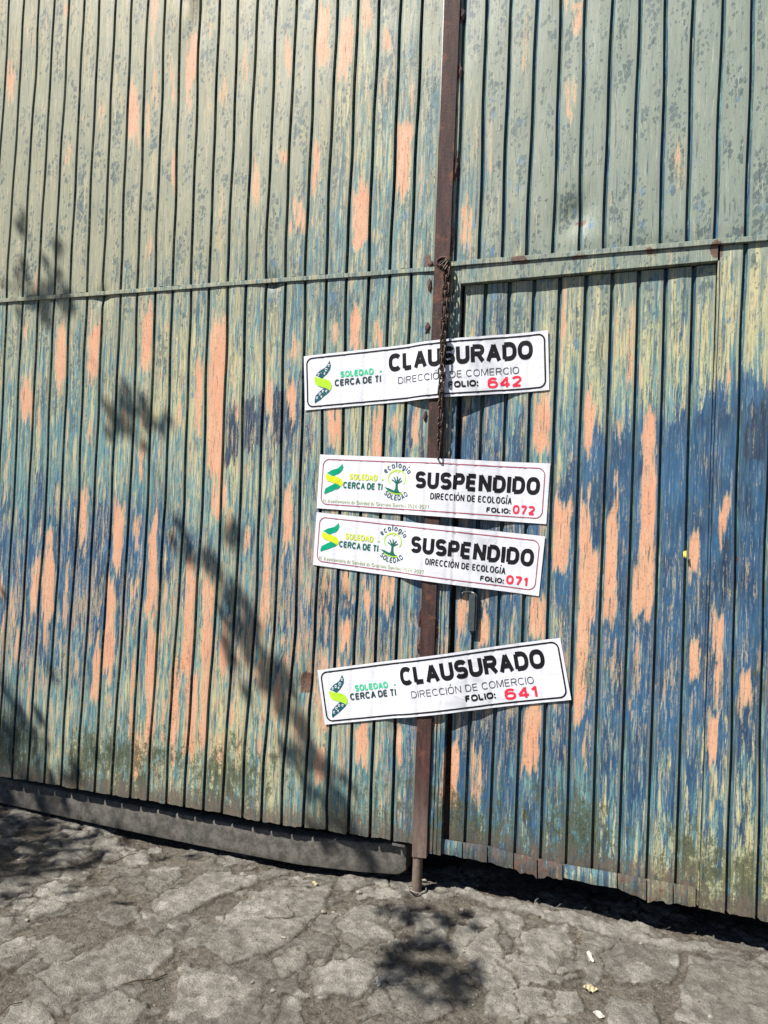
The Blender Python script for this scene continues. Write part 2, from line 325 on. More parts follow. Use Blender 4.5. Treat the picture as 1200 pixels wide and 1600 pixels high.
# patches of bare primer: x, y, length down to, width, strength (in the frame of the survey photo)
PRIM = """16 105 160 14 8;105 0 25 14 7;108 228 258 8 9;66 168 192 8 6;122 120 168 9 5;133 172 210 7 8;158 160 200 11 7;170 20 90 8 5;188 138 168 8 6;208 130 232 15 9;213 190 232 9 8
243 0 52 12 9;240 50 96 7 8;242 120 168 10 8;232 160 236 12 7;270 98 150 10 8;271 228 292 7 9;300 62 147 18 9;296 156 172 12 9;262 150 162 10 5;240 243 292 8 6;330 30 82 7 6;350 118 162 16 6;358 60 92 6 5
385 84 122 10 6;450 60 112 12 8;505 12 102 20 9;540 28 118 20 9;573 0 62 13 9;565 138 162 12 6;443 232 256 16 8;495 213 302 9 9;400 248 322 13 7;345 290 400 12 5;465 333 362 26 9;490 328 346 8 8
563 288 384 26 9;590 243 282 8 7;235 370 396 12 8;588 354 376 14 6;604 38 78 12 8;575 133 190 10 6;630 190 312 24 9;598 268 302 8 6;678 128 150 6 5;672 310 352 10 5;727 308 385 18 7;713 295 335 8 7
897 -5 15 30 9;903 14 54 13 9;893 120 166 20 6;891 160 186 9 9;823 10 130 16 4;730 312 402 16 6;1063 200 300 20 4;835 244 262 6 5;952 300 332 7 5;766 244 302 6 5;783 252 292 5 4
58 408 462 4 9;40 505 542 8 7;42 588 662 17 9;2 592 622 6 9;95 498 604 15 9;147 498 592 18 9;228 476 582 17 10;258 510 532 8 8;262 520 600 8 5;310 558 672 13 9;338 498 740 25 10;340 715 805 18 8
280 618 662 9 8;368 558 602 9 7;392 498 522 7 5;460 530 572 19 7;422 590 662 10 8;456 598 672 13 9;370 618 662 9 7;195 640 668 13 8;222 638 672 10 8;60 640 722 10 6;140 640 702 9 6;220 676 742 12 7;160 700 742 9 6
523 500 548 9 9;556 470 548 17 9;590 500 542 13 8;523 636 692 20 10;588 645 718 17 10;617 640 682 10 8;650 640 702 14 8;10 700 782 8 6;350 748 802 14 8;450 768 802 11 8;845 612 704 24 9;880 618 642 7 7
720 622 646 6 6;785 688 716 20 6;760 700 716 10 6;3 898 942 8 8;28 978 1042 10 8;75 818 882 13 7;55 858 962 14 8;77 868 962 20 9;72 955 1022 10 7;103 878 982 9 7;130 776 852 15 9;170 898 1062 17 9
150 998 1102 13 8;185 776 882 18 9;214 798 852 12 8;238 818 962 17 9;210 898 942 9 8;295 878 1052 18 9;270 818 852 10 8;255 898 1022 10 7;235 978 1182 17 9;205 1008 1162 12 7;270 1038 1182 15 9;297 1048 1192 19 9
325 898 962 21 9;320 958 1162 15 8;350 958 1062 12 8;345 1128 1205 12 8;362 1098 1152 9 8;385 818 862 10 9;358 798 852 10 8;422 798 836 8 9;415 838 982 13 8;450 778 862 15 9;440 998 1022 9 7;410 958 1012 11 8
500 1158 1225 16 9;540 888 922 19 9;540 958 1012 19 9;573 908 962 10 8;565 1138 1205 22 10;600 898 962 10 9;370 948 982 8 7;395 1088 1122 8 7;508 950 1000 9 6;610 890 962 16 8;720 928 992 16 8;757 922 952 16 9
755 968 1012 22 9;800 958 987 12 8;838 935 1002 26 9;920 616 702 15 9;882 619 626 6 9;967 644 682 11 7;1000 555 600 14 6;1014 650 722 18 9;1012 715 900 21 10;1005 878 962 30 10;1042 618 642 6 6;964 738 782 9 8
873 775 902 34 9;910 768 864 22 9;918 858 982 28 10;952 798 922 27 9;950 918 972 24 8;908 978 1102 19 10;1085 838 902 17 10;1078 898 922 12 8;1130 778 842 18 9;1138 556 606 9 9;1120 898 960 8 5;1122 948 1012 17 9
1124 1008 1102 16 7;1086 998 1062 16 9;960 1003 1082 12 6;995 1008 1092 12 7;1165 1048 1102 20 9;1185 1008 1062 8 6;702 1158 1262 25 9;742 1168 1262 20 6;828 1098 1212 27 10;868 1098 1126 8 7;903 1098 1132 15 9
912 1158 1202 8 8;945 1168 1202 9 5;1113 1105 1182 18 10;1155 1098 1142 7 6;624 1138 1202 12 8;213 1148 1225 14 9;238 1148 1182 10 7;290 1148 1192 12 7;340 1148 1202 10 6;405 1148 1182 12 8;985 1098 1124 12 6;432 1060 1130 14 7
468 1040 1080 10 6;120 1000 1060 9 6;90 1030 1090 8 5;20 1060 1100 8 5;46 720 770 8 6;90 740 800 9 6;105 640 700 8 5;180 560 620 8 5;400 420 470 8 4;470 455 520 9 5;1063 455 520 9 4;985 470 600 14 6;960 450 560 12 5;880 440 560 13 7;1045 470 560 8 3"""
PRIM = [tuple(float(v) for v in t.split()) for t in PRIM.replace('\n', ';').split(';') if t.strip()]
# x, y0, y1, width, strength
BLUEP = [(762,150,215,12,.7),(735,230,240,10,.5),(735,190,215,14,.8),(963,185,250,20,.75),(1030,150,260,8,.7),(760,150,170,8,.5),(655,930,1020,9,1),(640,1120,1250,10,.9),(1065,470,560,10,.6),(200,880,960,16,.8),
         (160,780,850,22,.8),(925,740,790,18,1),(780,440,560,18,.7),(745,440,560,22,.75),(1040,690,1060,34,.95),(1090,690,1000,20,.6),(1180,640,1040,40,1.0),(1140,640,900,18,.6),(975,680,760,30,.9),(940,690,790,34,.9),
         (735,700,730,40,.5),(730,630,720,30,.7),(770,640,720,26,.5),(640,640,720,18,.7),(1040,1060,1200,30,.6),(880,1100,1200,26,.7),(740,1120,1180,34,.7),(1095,420,520,8,.4),(700,1240,1290,10,.9),(1150,60,260,10,.3),
         (445,1000,1100,14,.5),(60,740,860,22,.6),(105,780,900,20,.6),(480,560,640,18,.5),(590,600,640,12,.5),(880,300,350,22,.55)]
NAVYP = [(363,628,720,22,.8),(388,615,705,22,.8),(408,606,700,14,.9),(435,600,695,20,1.0),(452,590,690,10,.9),(473,582,600,18,.9),(480,640,690,22,.45),(505,900,960,22,.8),(1180,625,720,40,.7),(1170,605,640,16,.3),
         (355,700,735,18,.8),(475,800,880,12,.5),(1130,840,960,18,.6),(1085,930,1010,14,.5),(395,980,1060,14,.5),(365,1000,1100,16,.55),(880,960,1080,24,.45),(325,820,880,12,.5)]
MOSSP = [(872,900,1000,30,.5),(848,1020,1090,18,.4),(945,1010,1100,20,.5),(838,1205,1260,24,.7),(880,1030,1090,20,.5),(775,970,1000,30,.5),(1105,880,980,16,.4),(700,1000,1180,10,.3)]
RUSTP = [(813,400,412,34,.9),(903,398,410,30,.8),(1020,388,402,26,.8),(1120,375,404,22,.9),(722,412,426,18,.7),(908,342,352,20,.9),(477,1050,1085,18,.9),(470,920,960,14,.4),(668,395,430,14,.7),(672,440,470,8,.6),
         (1152,865,885,6,1),(540,930,960,18,.5),(655,880,1040,6,.7),(660,600,720,5,.6),(722,20,40,12,.6),(718,100,135,9,.6),(713,230,290,9,.6),(708,350,400,12,.5),(1160,350,370,10,.6),(310,1275,1285,20,.5)]
def gsample(G, px, py):
    gx = np.clip(px/100-.5, 0, 10.999); gy = np.clip(py/100-.5, 0, 14.999)
    i = gx.astype(int); j = gy.astype(int); fx = gx-i; fy = gy-j
    return (G[j, i]*(1-fx)+G[j, i+1]*fx)*(1-fy)+(G[j+1, i]*(1-fx)+G[j+1, i+1]*fx)*fy
def patch(px, py, lst, soft=9.0):
    out = np.zeros_like(px)
    lean = .042
    for (x, y0, y1, wd, s) in lst:
        yc = (y0+y1)/2; hx = wd/2; hy = (y1-y0)/2
        dx = np.abs(px+(py-yc)*lean-x)-hx; dy = np.abs(py-yc)-hy
        sel = (dx < 6) & (dy < soft*2)
        if not sel.any(): continue
        m = (1-sstep(-5.5, 5.0, dx))*(1-sstep(-soft*1.2, soft*1.3, dy))*s
        out = np.maximum(out, np.where(sel, m, 0))
    return out
def paint_attrs(o, ribid=None, extra_dirt=0.0, bottom=None, rust=0.0):
    me = o.data; n = len(me.vertices); co = np.empty(n*3); me.vertices.foreach_get('co', co); co = co.reshape(-1, 3)
    if o.parent is not None: co = co+np.array(o.parent.location)
    X, Z = co[:, 0], co[:, 2]
    px, py = project(X, np.zeros_like(X), Z)
    jx = px+(fbm(X*25, Z*8, 5)-.5)*14; jy = py+(fbm(X*30, Z*8, 9)-.5)*60
    A = np.ones((n, 4)); B = np.ones((n, 4)); C = np.ones((n, 4))
    prim = gsample(G_PRIM, jx, jy)*.74-.03
    qx = px+(fbm(X*70, Z*14, 15, 3)-.5)*9; qy = py+(fbm(X*150, Z*3, 19, 3)-.5)*70
    pp = patch(qx, qy, [(a, b, c, d*1.06, e/10) for a, b, c, d, e in PRIM], 13)
    prim = np.where(pp > .02, np.maximum(prim*.5, .05+pp*.74), prim)
    navy = gsample(G_NAVY, jx, jy)*.85; nn = patch(qx, qy*.5+py*.5, NAVYP, 12)*.92; navy = np.maximum(navy, nn*1.0)
    blue = gsample(G_BLUE, jx, jy)*1.10; blue = np.maximum(blue, patch(qx, qy, BLUEP, 14)*1.0)
    olive = gsample(G_OLIVE, jx, jy)*.95-.03; olive = olive*(1-np.clip(nn*1.3, 0, 1))
    A[:, 0] = prim; A[:, 1] = olive; A[:, 2] = navy
    B[:, 0] = blue; B[:, 1] = gsample(G_PALE, jx, jy)
    zb = .13 if bottom is None else bottom
    h = Z-zb
    B[:, 2] = np.clip((.17-h)/.15, 0, 1)*.80+extra_dirt
    C[:, 1] = np.clip((.46-h)/.30, 0, 1)*(.22+.62*fbm(X*5, Z*2.5, 222, 2))
    C[:, 1] = np.maximum(np.maximum(C[:, 1], patch(qx, qy, MOSSP, 18)*.75), sstep(.55, .75, fbm(X*6+3, Z*2.4, 333, 3))*.42*sstep(900, 1020, py))
    C[:, 0] = (np.floor((X+8)/.08)*.137) % 1.0 if ribid is None else (ribid*.137) % 1.0
    C[:, 2] = np.maximum(patch(px, py, RUSTP, 6), rust)
    for nm, arr in (('paint_a', A), ('paint_b', B), ('paint_c', C)):
        at_ = me.color_attributes.new(nm, 'FLOAT_COLOR', 'POINT'); at_.data.foreach_set('color', np.clip(arr, -1, 2).ravel())

# ------------------------------------------------------------------ corrugated sheets
PIT = 0.08; O_L = -0.32246*D; O_R = -0.26453*D; O_D = -0.15904*D
RES_Z = np.array([at(600, y).z for y in (1220, 1000, 800, 350, 20, -200)])
RES_L = [  # groove wobble in millimetres, index 0..22 from the meeting edge leftwards, at six heights
 [0,4,4,4,-4,-7,-7,-4,-5,-4,-3,-5,-4,-4,-7,-8,-9,-9,-11,-12,-11,-11,-11],
 [-8,-3,3,10,13,15,15,13,10,9,8,8,7,7,6,4,3,3,2,2,0,0,0],
 [-8,-3,3,9,12,14,15,15,16,16,14,16,12,15,14,8,7,10,7,7,2,3,3],
 [-7,-3,-3,-4,-3,-3,-5,-2,-5,2,2,3,2,2,1,3,-1,0,-1,-1,-1,-2,-6],
 [-4,0,-2,1,-1,-1,-4,-3,-4,-3,-5,-11,-13,-8,-9,-5,-5,-3,1,3,7,7,8],
 [-3,0,-2,1,-1,-1,-4,-3,-4,-3,-5,-13,-16,-9,-9,-5,-5,-3,1,3,7,7,8]]
RES_L = np.array(RES_L)/1000.0
def groove_left(i, Z):
    k = min(i, 22); r = np.interp(Z, RES_Z, RES_L[:, k]); return O_L-i*PIT+r+.0016*np.sin(Z*7.3+i*2.9)+.0010*np.sin(Z*17+i*5.1)
def groove_right(i, Z):
    return O_R+i*PIT+.003*np.sin(Z*3.1+i*1.7)+.0012*np.sin(Z*13+i*2.3)
DENTS = [  # px, py, radius m (x,z), depth (+ = pushed in)
 (900,335,.045,.055,.018),(930,380,.05,.05,-.001),(530,1255,.045,.07,-.014),(505,1290,.05,.05,.010),(160,462,.03,.03,.010),(427,440,.03,.03,.012),(540,935,.03,.03,.010),(478,1065,.03,.05,.012),
 (290,20,.05,.12,-.008),(312,10,.03,.10,.010),(1050,385,.30,.03,.006),(210,640,.10,.1,.003),(60,470,.08,.05,.003),(940,450,.2,.2,.002),(100,850,.2,.2,.003),(620,1140,.03,.03,.008),(477,1150,.02,.03,.008)]
DENTS = [(at(a, b).x, at(a, b).z, c, d, e) for a, b, c, d, e in DENTS]
def wav(X, Z):
    y = (fbm(X*5, Z*2.2, 31)-.5)*.007+(fbm(X*26, Z*5, 41, 2)-.5)*.0022
    for (dx, dz, rx, rz, dd) in DENTS: y = y+dd*np.exp(-((X-dx)/rx)**2-((Z-dz)/rz)**2)
    return y
def sheet(name, parent, lines, zlo, zhi, y0, x_start=None, x_end=None, dz=.016, gw=(.0074, .0064), depth=.055, notch=0.0, slope=.0012, dirt=True):
    """lines: functions Z->X of the grooves, left to right; zlo/zhi: functions X->Z"""
    zs0 = np.linspace(0, 1, max(3, int(abs(zhi(0)-zlo(0))/dz)))
    cols = []   # (xfun, y)
    ribs = []
    NP = 11
    fs = ([x_start] if x_start else [])+lines+([x_end] if x_end else [])
    starts = [bool(x_start)]+[False]*(len(fs)-1) if x_start else [False]*len(fs)
    k = 0
    for q in range(len(fs)):
        isedge = (x_start and q == 0) or (x_end and q == len(fs)-1)
        if not isedge:
            L, Rr = gw
            for off, yy in ((-L, 0), (-L+.0008, depth), (Rr-slope, depth), (Rr-.0012, .0015), (Rr, 0)):
                cols.append((q, off, yy, k))
        else:
            cols.append((q, 0, 0, k))
        k += 1
        if q < len(fs)-1:
            for m in range(1, NP):
                cols.append((q, ('mid', m/NP), 0, k))
    V = []; rid = []
    for (q, off, yy, kk) in cols:
        t = zs0
        # first guess of X to find z range
        Xg = fs[q](np.full_like(t, 1.2))
        Z = zlo(Xg)+(zhi(Xg)-zlo(Xg))*t
        if isinstance(off, tuple):
            a = fs[q](Z); b = fs[q+1](Z)
            ea = 0 if (x_start and q == 0) else gw[1]; eb = 0 if (x_end and q+1 == len(fs)-1) else gw[0]
            a = a+ea; b = b-eb; X = a+(b-a)*off[1]
            yb = -0.0005*math.sin(math.pi*off[1])
        else:
            X = fs[q](Z)+off; yb = yy
        zr = Z.copy(); zr[0] += float((fbm(np.array([X[0]*60]), np.array([3.3]), 77)[0]-.5)*.010)
        if not isinstance(off, tuple) and yy > .01: zr[0] += notch
        Yv = y0+yb+wav(X, Z)
        V.append(np.stack([X, Yv, zr], 1)); rid.append(np.full(len(t), kk+q*3))
    nc = len(cols); nr = len(zs0); V = np.concatenate(V)
    F = [(c*nr+r, (c+1)*nr+r, (c+1)*nr+r+1, c*nr+r+1) for c in range(nc-1) for r in range(nr-1)]
    o = mesh_obj(name, V, F, MP, parent)
    pr = project(V[:, 0], 0*V[:, 0], V[:, 2])
    bot = zlo(V[:, 0])
    paint_attrs(o, np.concatenate(rid), bottom=bot if dirt else -5.0)
    # rib folds: cleaner slate-blue coat, tint also paints lit slopes and dark groove insides
    gm = np.concatenate([np.full(nr, (not isinstance(c[1], tuple)) and abs(c[1]) > 0 and c[2] > .001) for c in cols])
    for nm, vals in (('paint_a', (-.6, 0.0, .10)), ('paint_b', (.42, 1.25, None))):
        at_ = o.data.color_attributes[nm]; arr = np.empty(len(V)*4); at_.data.foreach_get('color', arr); arr = arr.reshape(-1, 4)
        for ch, vv in enumerate(vals):
            if vv is not None: arr[gm, ch] = vv
        at_.data.foreach_set('color', arr.ravel())
    md = o.modifiers.new('thickness', 'SOLIDIFY'); md.thickness = .0012; md.offset = 1; split(o, 26)
    # sharp folds, smooth elsewhere
    o.data.polygons.foreach_set('use_smooth', [True]*len(o.data.polygons)); o.data.set_sharp_from_angle(angle=math.radians(24))
    return o
def lin(p, q, y=0.0):
    a, b = at(*p, y), at(*q, y); s = (b.z-a.z)/(b.x-a.x); return lambda X: a.z+(X-a.x)*s
def linx(p, q, y=0.0):
    a, b = at(*p, y), at(*q, y); s = (b.x-a.x)/(b.z-a.z); return lambda Z: a.x+(Z-a.z)*s
TOP = 3.75
GLEFT, GRIGHT = -3.75, 1.35
top = lambda X: TOP+0*X
rail_l = lin((0, 469), (680, 419)); rail_r = lin((712, 413), (1200, 372))
# left leaf -----------------------------------------------------------------------
left = empty('gate_leaf', (-2.2, 0, 0.12))
tag(left, 'wide left-hand gate leaf of ribbed sheet metal, olive, cream and salmon paint flaking off', 'gate', 'leaves of the metal gate')
nl = 36
ll = [(lambda Z, i=i: groove_left(i, Z)) for i in range(nl, -1, -1)]
edge_l = linx((694, 0), (644, 1320)); start_l = lambda Z: 0*Z+O_L-(nl+1)*PIT+.01
_bz = [(-3.9, .115)]+[(at(x, y).x, at(x, y).z) for x, y in ((0,1213),(60,1222),(160,1240),(300,1262),(400,1283),(470,1293),(540,1302),(590,1309),(640,1319))]+[(0, .15)]
bot_l = lambda X: np.interp(X, [a for a, b in _bz], [b for a, b in _bz])
sheet('upper_sheet', left, ll, lambda X: rail_l(X)+.004, top, 0.0, start_l, edge_l, dirt=False)
sheet('lower_sheet', left, ll, bot_l, lambda X: rail_l(X)-.012, 0.002, start_l, edge_l, notch=.006)
def bar_poly(name, parent, x0, x1, zf, h, y0, y1, n=60, mat=MP, amp=.0015, rust=0.0):
    xs = np.linspace(x0, x1, n); z = zf(xs)+(fbm(xs*7, xs*0+1, 3)-.5)*amp*2; yw = (fbm(xs*5, xs*0+5, 8)-.5)*amp*2
    V = []; F = []
    for i in range(n):
        for (yy, zz) in ((y0, h/2-.001), (y0, -h/2+.001), (y0+.001, -h/2), (y1, -h/2), (y1, h/2), (y0+.001, h/2)):
            V.append((xs[i], yy+yw[i], z[i]+zz))
    for i in range(n-1):
        for k in range(6): a, b = i*6+k, i*6+(k+1) % 6; F.append((a, a+6, b+6, b))
    F += [tuple(range(6)), tuple(range((n-1)*6, n*6))[::-1]]
    o = mesh_obj(name, V, F, mat, parent)
    if mat is MP: paint_attrs(o, rust=rust)
    return o
bar_poly('rail', left, GLEFT, at(681, 419).x, lambda X: rail_l(X)-.004, .015, -.007, .004)
bar_poly('back_brace', left, GLEFT, -.75, lambda X: 0*X+.34, .05, .022, .05, mat=MR)
bar_poly('back_brace', left, GLEFT, -.75, lambda X: 0*X+3.4, .05, .022, .05, mat=MR)
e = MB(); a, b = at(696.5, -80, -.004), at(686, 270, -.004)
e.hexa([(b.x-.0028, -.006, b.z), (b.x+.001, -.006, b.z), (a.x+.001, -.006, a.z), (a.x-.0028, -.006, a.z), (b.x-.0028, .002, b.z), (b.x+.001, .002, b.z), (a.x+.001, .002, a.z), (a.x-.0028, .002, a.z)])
tag(e.build('slit_light_strip', MBARE, left), 'pale edge strip with the slit of sunlight put into its colour')  # pale strip stands in for the bright slit of sunlight
# right leaf ----------------------------------------------------------------------
right = empty('gate_leaf', (-.2, 0, 0.12))
tag(right, 'right-hand gate leaf with the small wicket door and rusty meeting bar', 'gate', 'leaves of the metal gate')
rr = [(lambda Z, i=i: groove_right(i, Z)) for i in range(0, 25)]
start_r = linx((719, 0), (702, 413)); end_r = lambda Z: 0*Z+O_R+25*PIT-.01
sheet('upper_sheet', right, rr, lambda X: rail_r(X)+.006, top, 0.0, start_r, end_r, gw=(.0062, .0100), depth=.0145, slope=.0094, dirt=False)
bar_poly('rail', right, at(700, 414).x, 1.2, lambda X: rail_r(X)-.001, .016, -.010, .004)
# meeting bar
bl0, bl1 = linx((696, 0), (645, 1335)), linx((720.5, 0), (667.5, 1335))
bz = at(656, 1337).z; zs = np.linspace(bz, TOP, 150); V = []; F = []
for i, z in enumerate(zs):
    z = float(z); a = float(bl0(z)); b = float(bl1(z)); w_ = float((fbm(np.array([z*8]), np.array([.5]), 4)[0]-.5)*.0014)
    for (xx, yy) in ((a+.0012, -.012), (b-.0012, -.012), (b, -.011), (b, .006), (a, .006), (a, -.011)): V.append((xx+w_, yy, z+(.003*math.sin(xx*300) if i == 0 else 0)))
for i in range(len(zs)-1):
    for k in range(6): p, q = i*6+k, i*6+(k+1) % 6; F.append((p, q, q+6, p+6))
F += [tuple(range(6))[::-1], tuple(range((len(zs)-1)*6, len(zs)*6))]
tag(mesh_obj('meeting_bar', V, F, MR, right), 'dark brown rusty vertical meeting bar')
# strip between bar and door
def vstrip(name, xa, xb, za, zb, y0, y1, mat=MP, n=90, prof=None, rust=0.0, dirt=0.0):
    V = []; F = []; zs = np.linspace(za, zb, n)
    prof = prof or [(0, y1), (0, y0), (.5, y0), (1, y0), (1, y1)]
    m = len(prof)
    for z in zs:
        a, b = float(xa(z)), float(xb(z)); wv = float((fbm(np.array([z*6]), np.array([a*10]), 14)[0]-.5)*.002)
        for (t, yy) in prof: V.append((a+(b-a)*t+wv, yy, z))
    for i in range(n-1):
        for k in range(m): p, q = i*m+k, i*m+(k+1) % m; F.append((p, q, q+m, p+m))
    F += [tuple(range(m))[::-1], tuple(range((n-1)*m, n*m))]
    o = mesh_obj(name, V, F, mat, right)
    if mat is MP: paint_attrs(o, rust=rust, extra_dirt=dirt, bottom=.13)
    return o
zt = rail_r(at(712, 413).x)-.010
sl0 = lambda Z: linx((702, 413), (668.5, 1330))(Z)+.001
sl1 = linx((720, 440), (688.5, 1330))
vstrip('door_post', sl0, sl1, at(680, 1335).z, float(zt), -.001, .03,
       prof=[(0, .03), (0, -.001), (.30, -.001), (.34, .003), (.40, .003), (.44, -.001), (.62, -.001), (.66, .0015), (.70, -.001), (1, -.001), (1, .03)])
vstrip('gap_light_block', lambda Z: sl1(Z)-.012, lambda Z: linx((727, 445), (702, 1311), .021)(Z)+.03, .14, 1.95, .044, .050, mat=MR)  # unseen strip added to stop sun leaking between post and door
# frame head over the door: welded flat band
hd0, hd1 = lin((722, 420), (1122, 380)), lin((722, 443), (1122, 407))
xs = np.linspace(at(721, 430).x, at(1121.5, 400).x, 60); V = []; F = []
for x in xs:
    x = float(x); zu = float(rail_r(x))-.0095; zl = float(hd1(x)); d = float((fbm(np.array([x*6]), np.array([2.]), 6)[0]-.5)*.002)
    for (yy, z) in ((.03, zu), (-.003+d, zu), (-.003+d, (zu+zl)/2), (-.003+d, zl), (.03, zl)): V.append((x, yy, z))
for i in range(len(xs)-1):
    for k in range(5): p, q = i*5+k, i*5+(k+1) % 5; F.append((p, p+5, q+5, q))
F += [tuple(range(5)), tuple(range((len(xs)-1)*5, len(xs)*5))[::-1]]
o = mesh_obj('door_head', V, F, MP, right); paint_attrs(o)
# sheet to the right of the door
dr = linx((1122.5, 408), (1089, 1415))
ls = [(lambda Z, i=i: groove_right(i, Z)) for i in range(11, 25)]
sheet('side_sheet', right, ls, lambda X: lin((1090, 1417), (1200, 1441))(np.minimum(X, .6)), lambda X: rail_r(X)-.010, 0.001, lambda Z: dr(Z)+.004, end_r, gw=(.0062, .0100), depth=.0145, slope=.0094, notch=.004)
vstrip('door_post', lambda Z: dr(Z)-.001, lambda Z: dr(Z)+.0035, at(1090, 1414).z, at(1122, 408).z, -.004, .03, rust=.0)
# wicket door
YD = .021
dl = linx((727, 445), (702, 1311), YD); de = linx((1119, 412), (1089, 1386), YD)
dlines = [(lambda Z, k=k: O_D+k*PIT+.004+.002*np.sin(Z*2.7+k)) for k in range(-2, 7)]
door_top = lin((735, 446), (1110, 414), YD); door_bot = lin((692, 1312), (1088, 1387), YD)
door = empty('wicket_door', tuple(Vector((-.25, YD, .17)))); door.parent = right; door.location = Vector((-.25, YD, .17))-Vector(right.location)
# (meshes below are parented to the leaf itself: one level of parts keeps placement simple)
door.parent = None; bpy.data.objects.remove(door)
ds = sheet('wicket_door', right, dlines, lambda X: door_bot(X)-.016, door_top, YD, dl, de, gw=(.0062, .0100), depth=.0145, slope=.0094)
tag(ds, 'small wicket door sheet set back in the right leaf')
_x0, _x1 = at(703, 1320).x, at(1087, 1390).x
bar_poly('flap_light_block', right, _x0, _x1, lambda X: door_bot(X)-.014, .018, .0175, .056, mat=MR)  # unseen bar added behind the flaps to stop sun leaking down the grooves
# sub-parts of the door
def sub(o, parent):
    o.parent = parent; o.matrix_parent_inverse = Matrix.Translation(-Vector((0, 0, 0))); return o
def mesh_under(name, mb, mat, painted=False, **k):
    o = mesh_obj(name, np.array(mb.v)-np.array(right.location), mb.f, mat)
    o.parent = ds
    if painted:
        # shift so that paint lookup uses world positions
        me = o.data
        o2 = o; par = o.parent; o.parent = None
        co = np.array([v.co[:] for v in me.vertices])+np.array(right.location)
        me.vertices.foreach_set('co', co.ravel()); paint_attrs(o, **k)
        me.vertices.foreach_set('co', (co-np.array(right.location)).ravel()); o.parent = par
    return o
tabs = [(688,1310,1332),(723,1316,1340),(762,1321,1347),(803,1333,1358),(840,1341,1371),(880,1350,1372),(965,1364,1388),(1011,1373,1407),(1052,1380,1411),(1088,1386,1417)]
for i in range(len(tabs)-1):
    (xa, ta, ba), (xb, tb, bb) = tabs[i], tabs[i+1]
    mb = MB(); n = 9; V = []; F = []
    til = random.uniform(-.006, .004); til2 = random.uniform(-.004, .004)
    for r in range(5):
        for c in range(n):
            u = c/(n-1); v = r/4
            px = xa+.8+(xb-xa-2.2)*u; py = (ta+(tb-ta)*u)*(1-v)+(ba+(bb-ba)*u)*v
            py += (2.2*math.sin(u*7+i*2)+1.4*math.sin(u*17+i))*v*(1 if i in (3, 4, 7) else .35)
            yy = YD-.006+til*v*(u*.6+.4)-.004*math.sin(math.pi*u)*math.sin(math.pi*v)+.0015*math.sin(u*12+i*3)*v
            p = at(px, py, yy); V.append((p.x, yy, p.z))
    for r in range(4):
        for c in range(n-1): a = r*n+c; F.append((a, a+n, a+n+1, a+1))
    mb.add(V, F)
    o = mesh_under('kick_flap', mb, MP, True, extra_dirt=.78 if i not in (0, 5) else .55, rust=(.30, .38, .36, .50, .46, .30, .44, .38, .40)[i], bottom=-1)
    md = o.modifiers.new('t', 'SOLIDIFY'); md.thickness = .0018; md.offset = 1; split(o)
    o.data.polygons.foreach_set('use_smooth', [True]*len(o.data.polygons))
mb = MB()
p0, p1 = at(738, 926, YD-.02), at(737, 988, YD-.02)
mb.box(p1.x-.013, p1.x+.013, YD-.024, YD-.002, p1.z, p0.z, .005)
o = mesh_under('latch_handle', mb, MSTEEL); tag(o, 'dark grey vertical latch handle')
mb = MB(); pts = [(p0.x-.014+.02*math.cos(t), YD-.018, p0.z-.004+.007*math.sin(t)) for t in np.linspace(.3, 3.2, 9)]; mb.tube(pts, .0018, 6)
mesh_under('wire_loop', mb, MBARE)
# weld beads along the bar
def lump(name, c, r, mat, parent, seed):
    bm = bmesh.new(); bmesh.ops.create_icosphere(bm, subdivisions=3, radius=1)
    rs = random.Random(seed); k = rs.random()*10
    for v in bm.verts:
        q = v.co; f = 1+.22*math.sin(q.x*5+k)*math.sin(q.z*6+k*2)+.12*math.sin(q.z*13+k*3)
        v.co = Vector((c[0]+q.x*r[0]*f, c[1]+q.y*r[1]*f, c[2]+q.z*r[2]*f))
    vs = [v.co[:] for v in bm.verts]; bm.verts.index_update(); fs = [[v.index for v in f.verts] for f in bm.faces]; bm.free()
    return mesh_obj(name, vs, fs, mat, parent, True)
for i, (x, y, rx, rz) in enumerate([(722,22,.010,.020),(718,112,.009,.026),(711,262,.009,.040),(704,385,.009,.030),(673,412,.010,.012),(671,445,.007,.022),(668,512,.009,.020),(664,650,.006,.018),(656,965,.006,.030),(654,1010,.006,.020),(682,985,.006,.030),(676,1130,.006,.02)]):
    p = at(x, y, -.003); lump('weld_bead', (p.x, .000, p.z), (rx, .006, rz), MRUSTL, right, i)
# hole plate and drop bolt
p = at(692, 409, -.013)
mb = MB(); mb.tube([(p.x+.021*math.cos(t), -.013, p.z+.015*math.sin(t)) for t in np.linspace(0, 2*math.pi, 17)[:-1]], .0045, 8, closed=True)
mb.build('hole_rim', MRUSTL, right, True)
mb = MB(); n = 20; mb.add([(p.x+.018*math.cos(2*math.pi*k/n), -.0125, p.z+.012*math.sin(2*math.pi*k/n)) for k in range(n)]+[(p.x+.018*math.cos(2*math.pi*k/n), -.0105, p.z+.012*math.sin(2*math.pi*k/n)) for k in range(n)],
   [tuple(range(n))[::-1]]+[(k, (k+1) % n, n+(k+1) % n, n+k) for k in range(n)])
mb.build('chain_hole', mat_simple('hole_shade', (.006, .005, .005)), right)  # black disc painting the shade inside the chain hole
px_ = at(650.5, 1393, .004)
mb = MB(); mb.tube([(px_.x, .008, z) for z in (-.04, 0, .05, .10, .20, .30)], .0165, 20); dbo = mb.build('drop_bolt', MPIPE, right, True)
tag(dbo, 'brown round drop bolt pipe going into the ground')
mb = MB(); mb.tube([(px_.x+.002+.030*math.cos(t), .006+.028*math.sin(t), .004+.002*math.sin(t*2)) for t in np.linspace(0, 2*math.pi, 29)[:-1]], .0024, 6, closed=True)
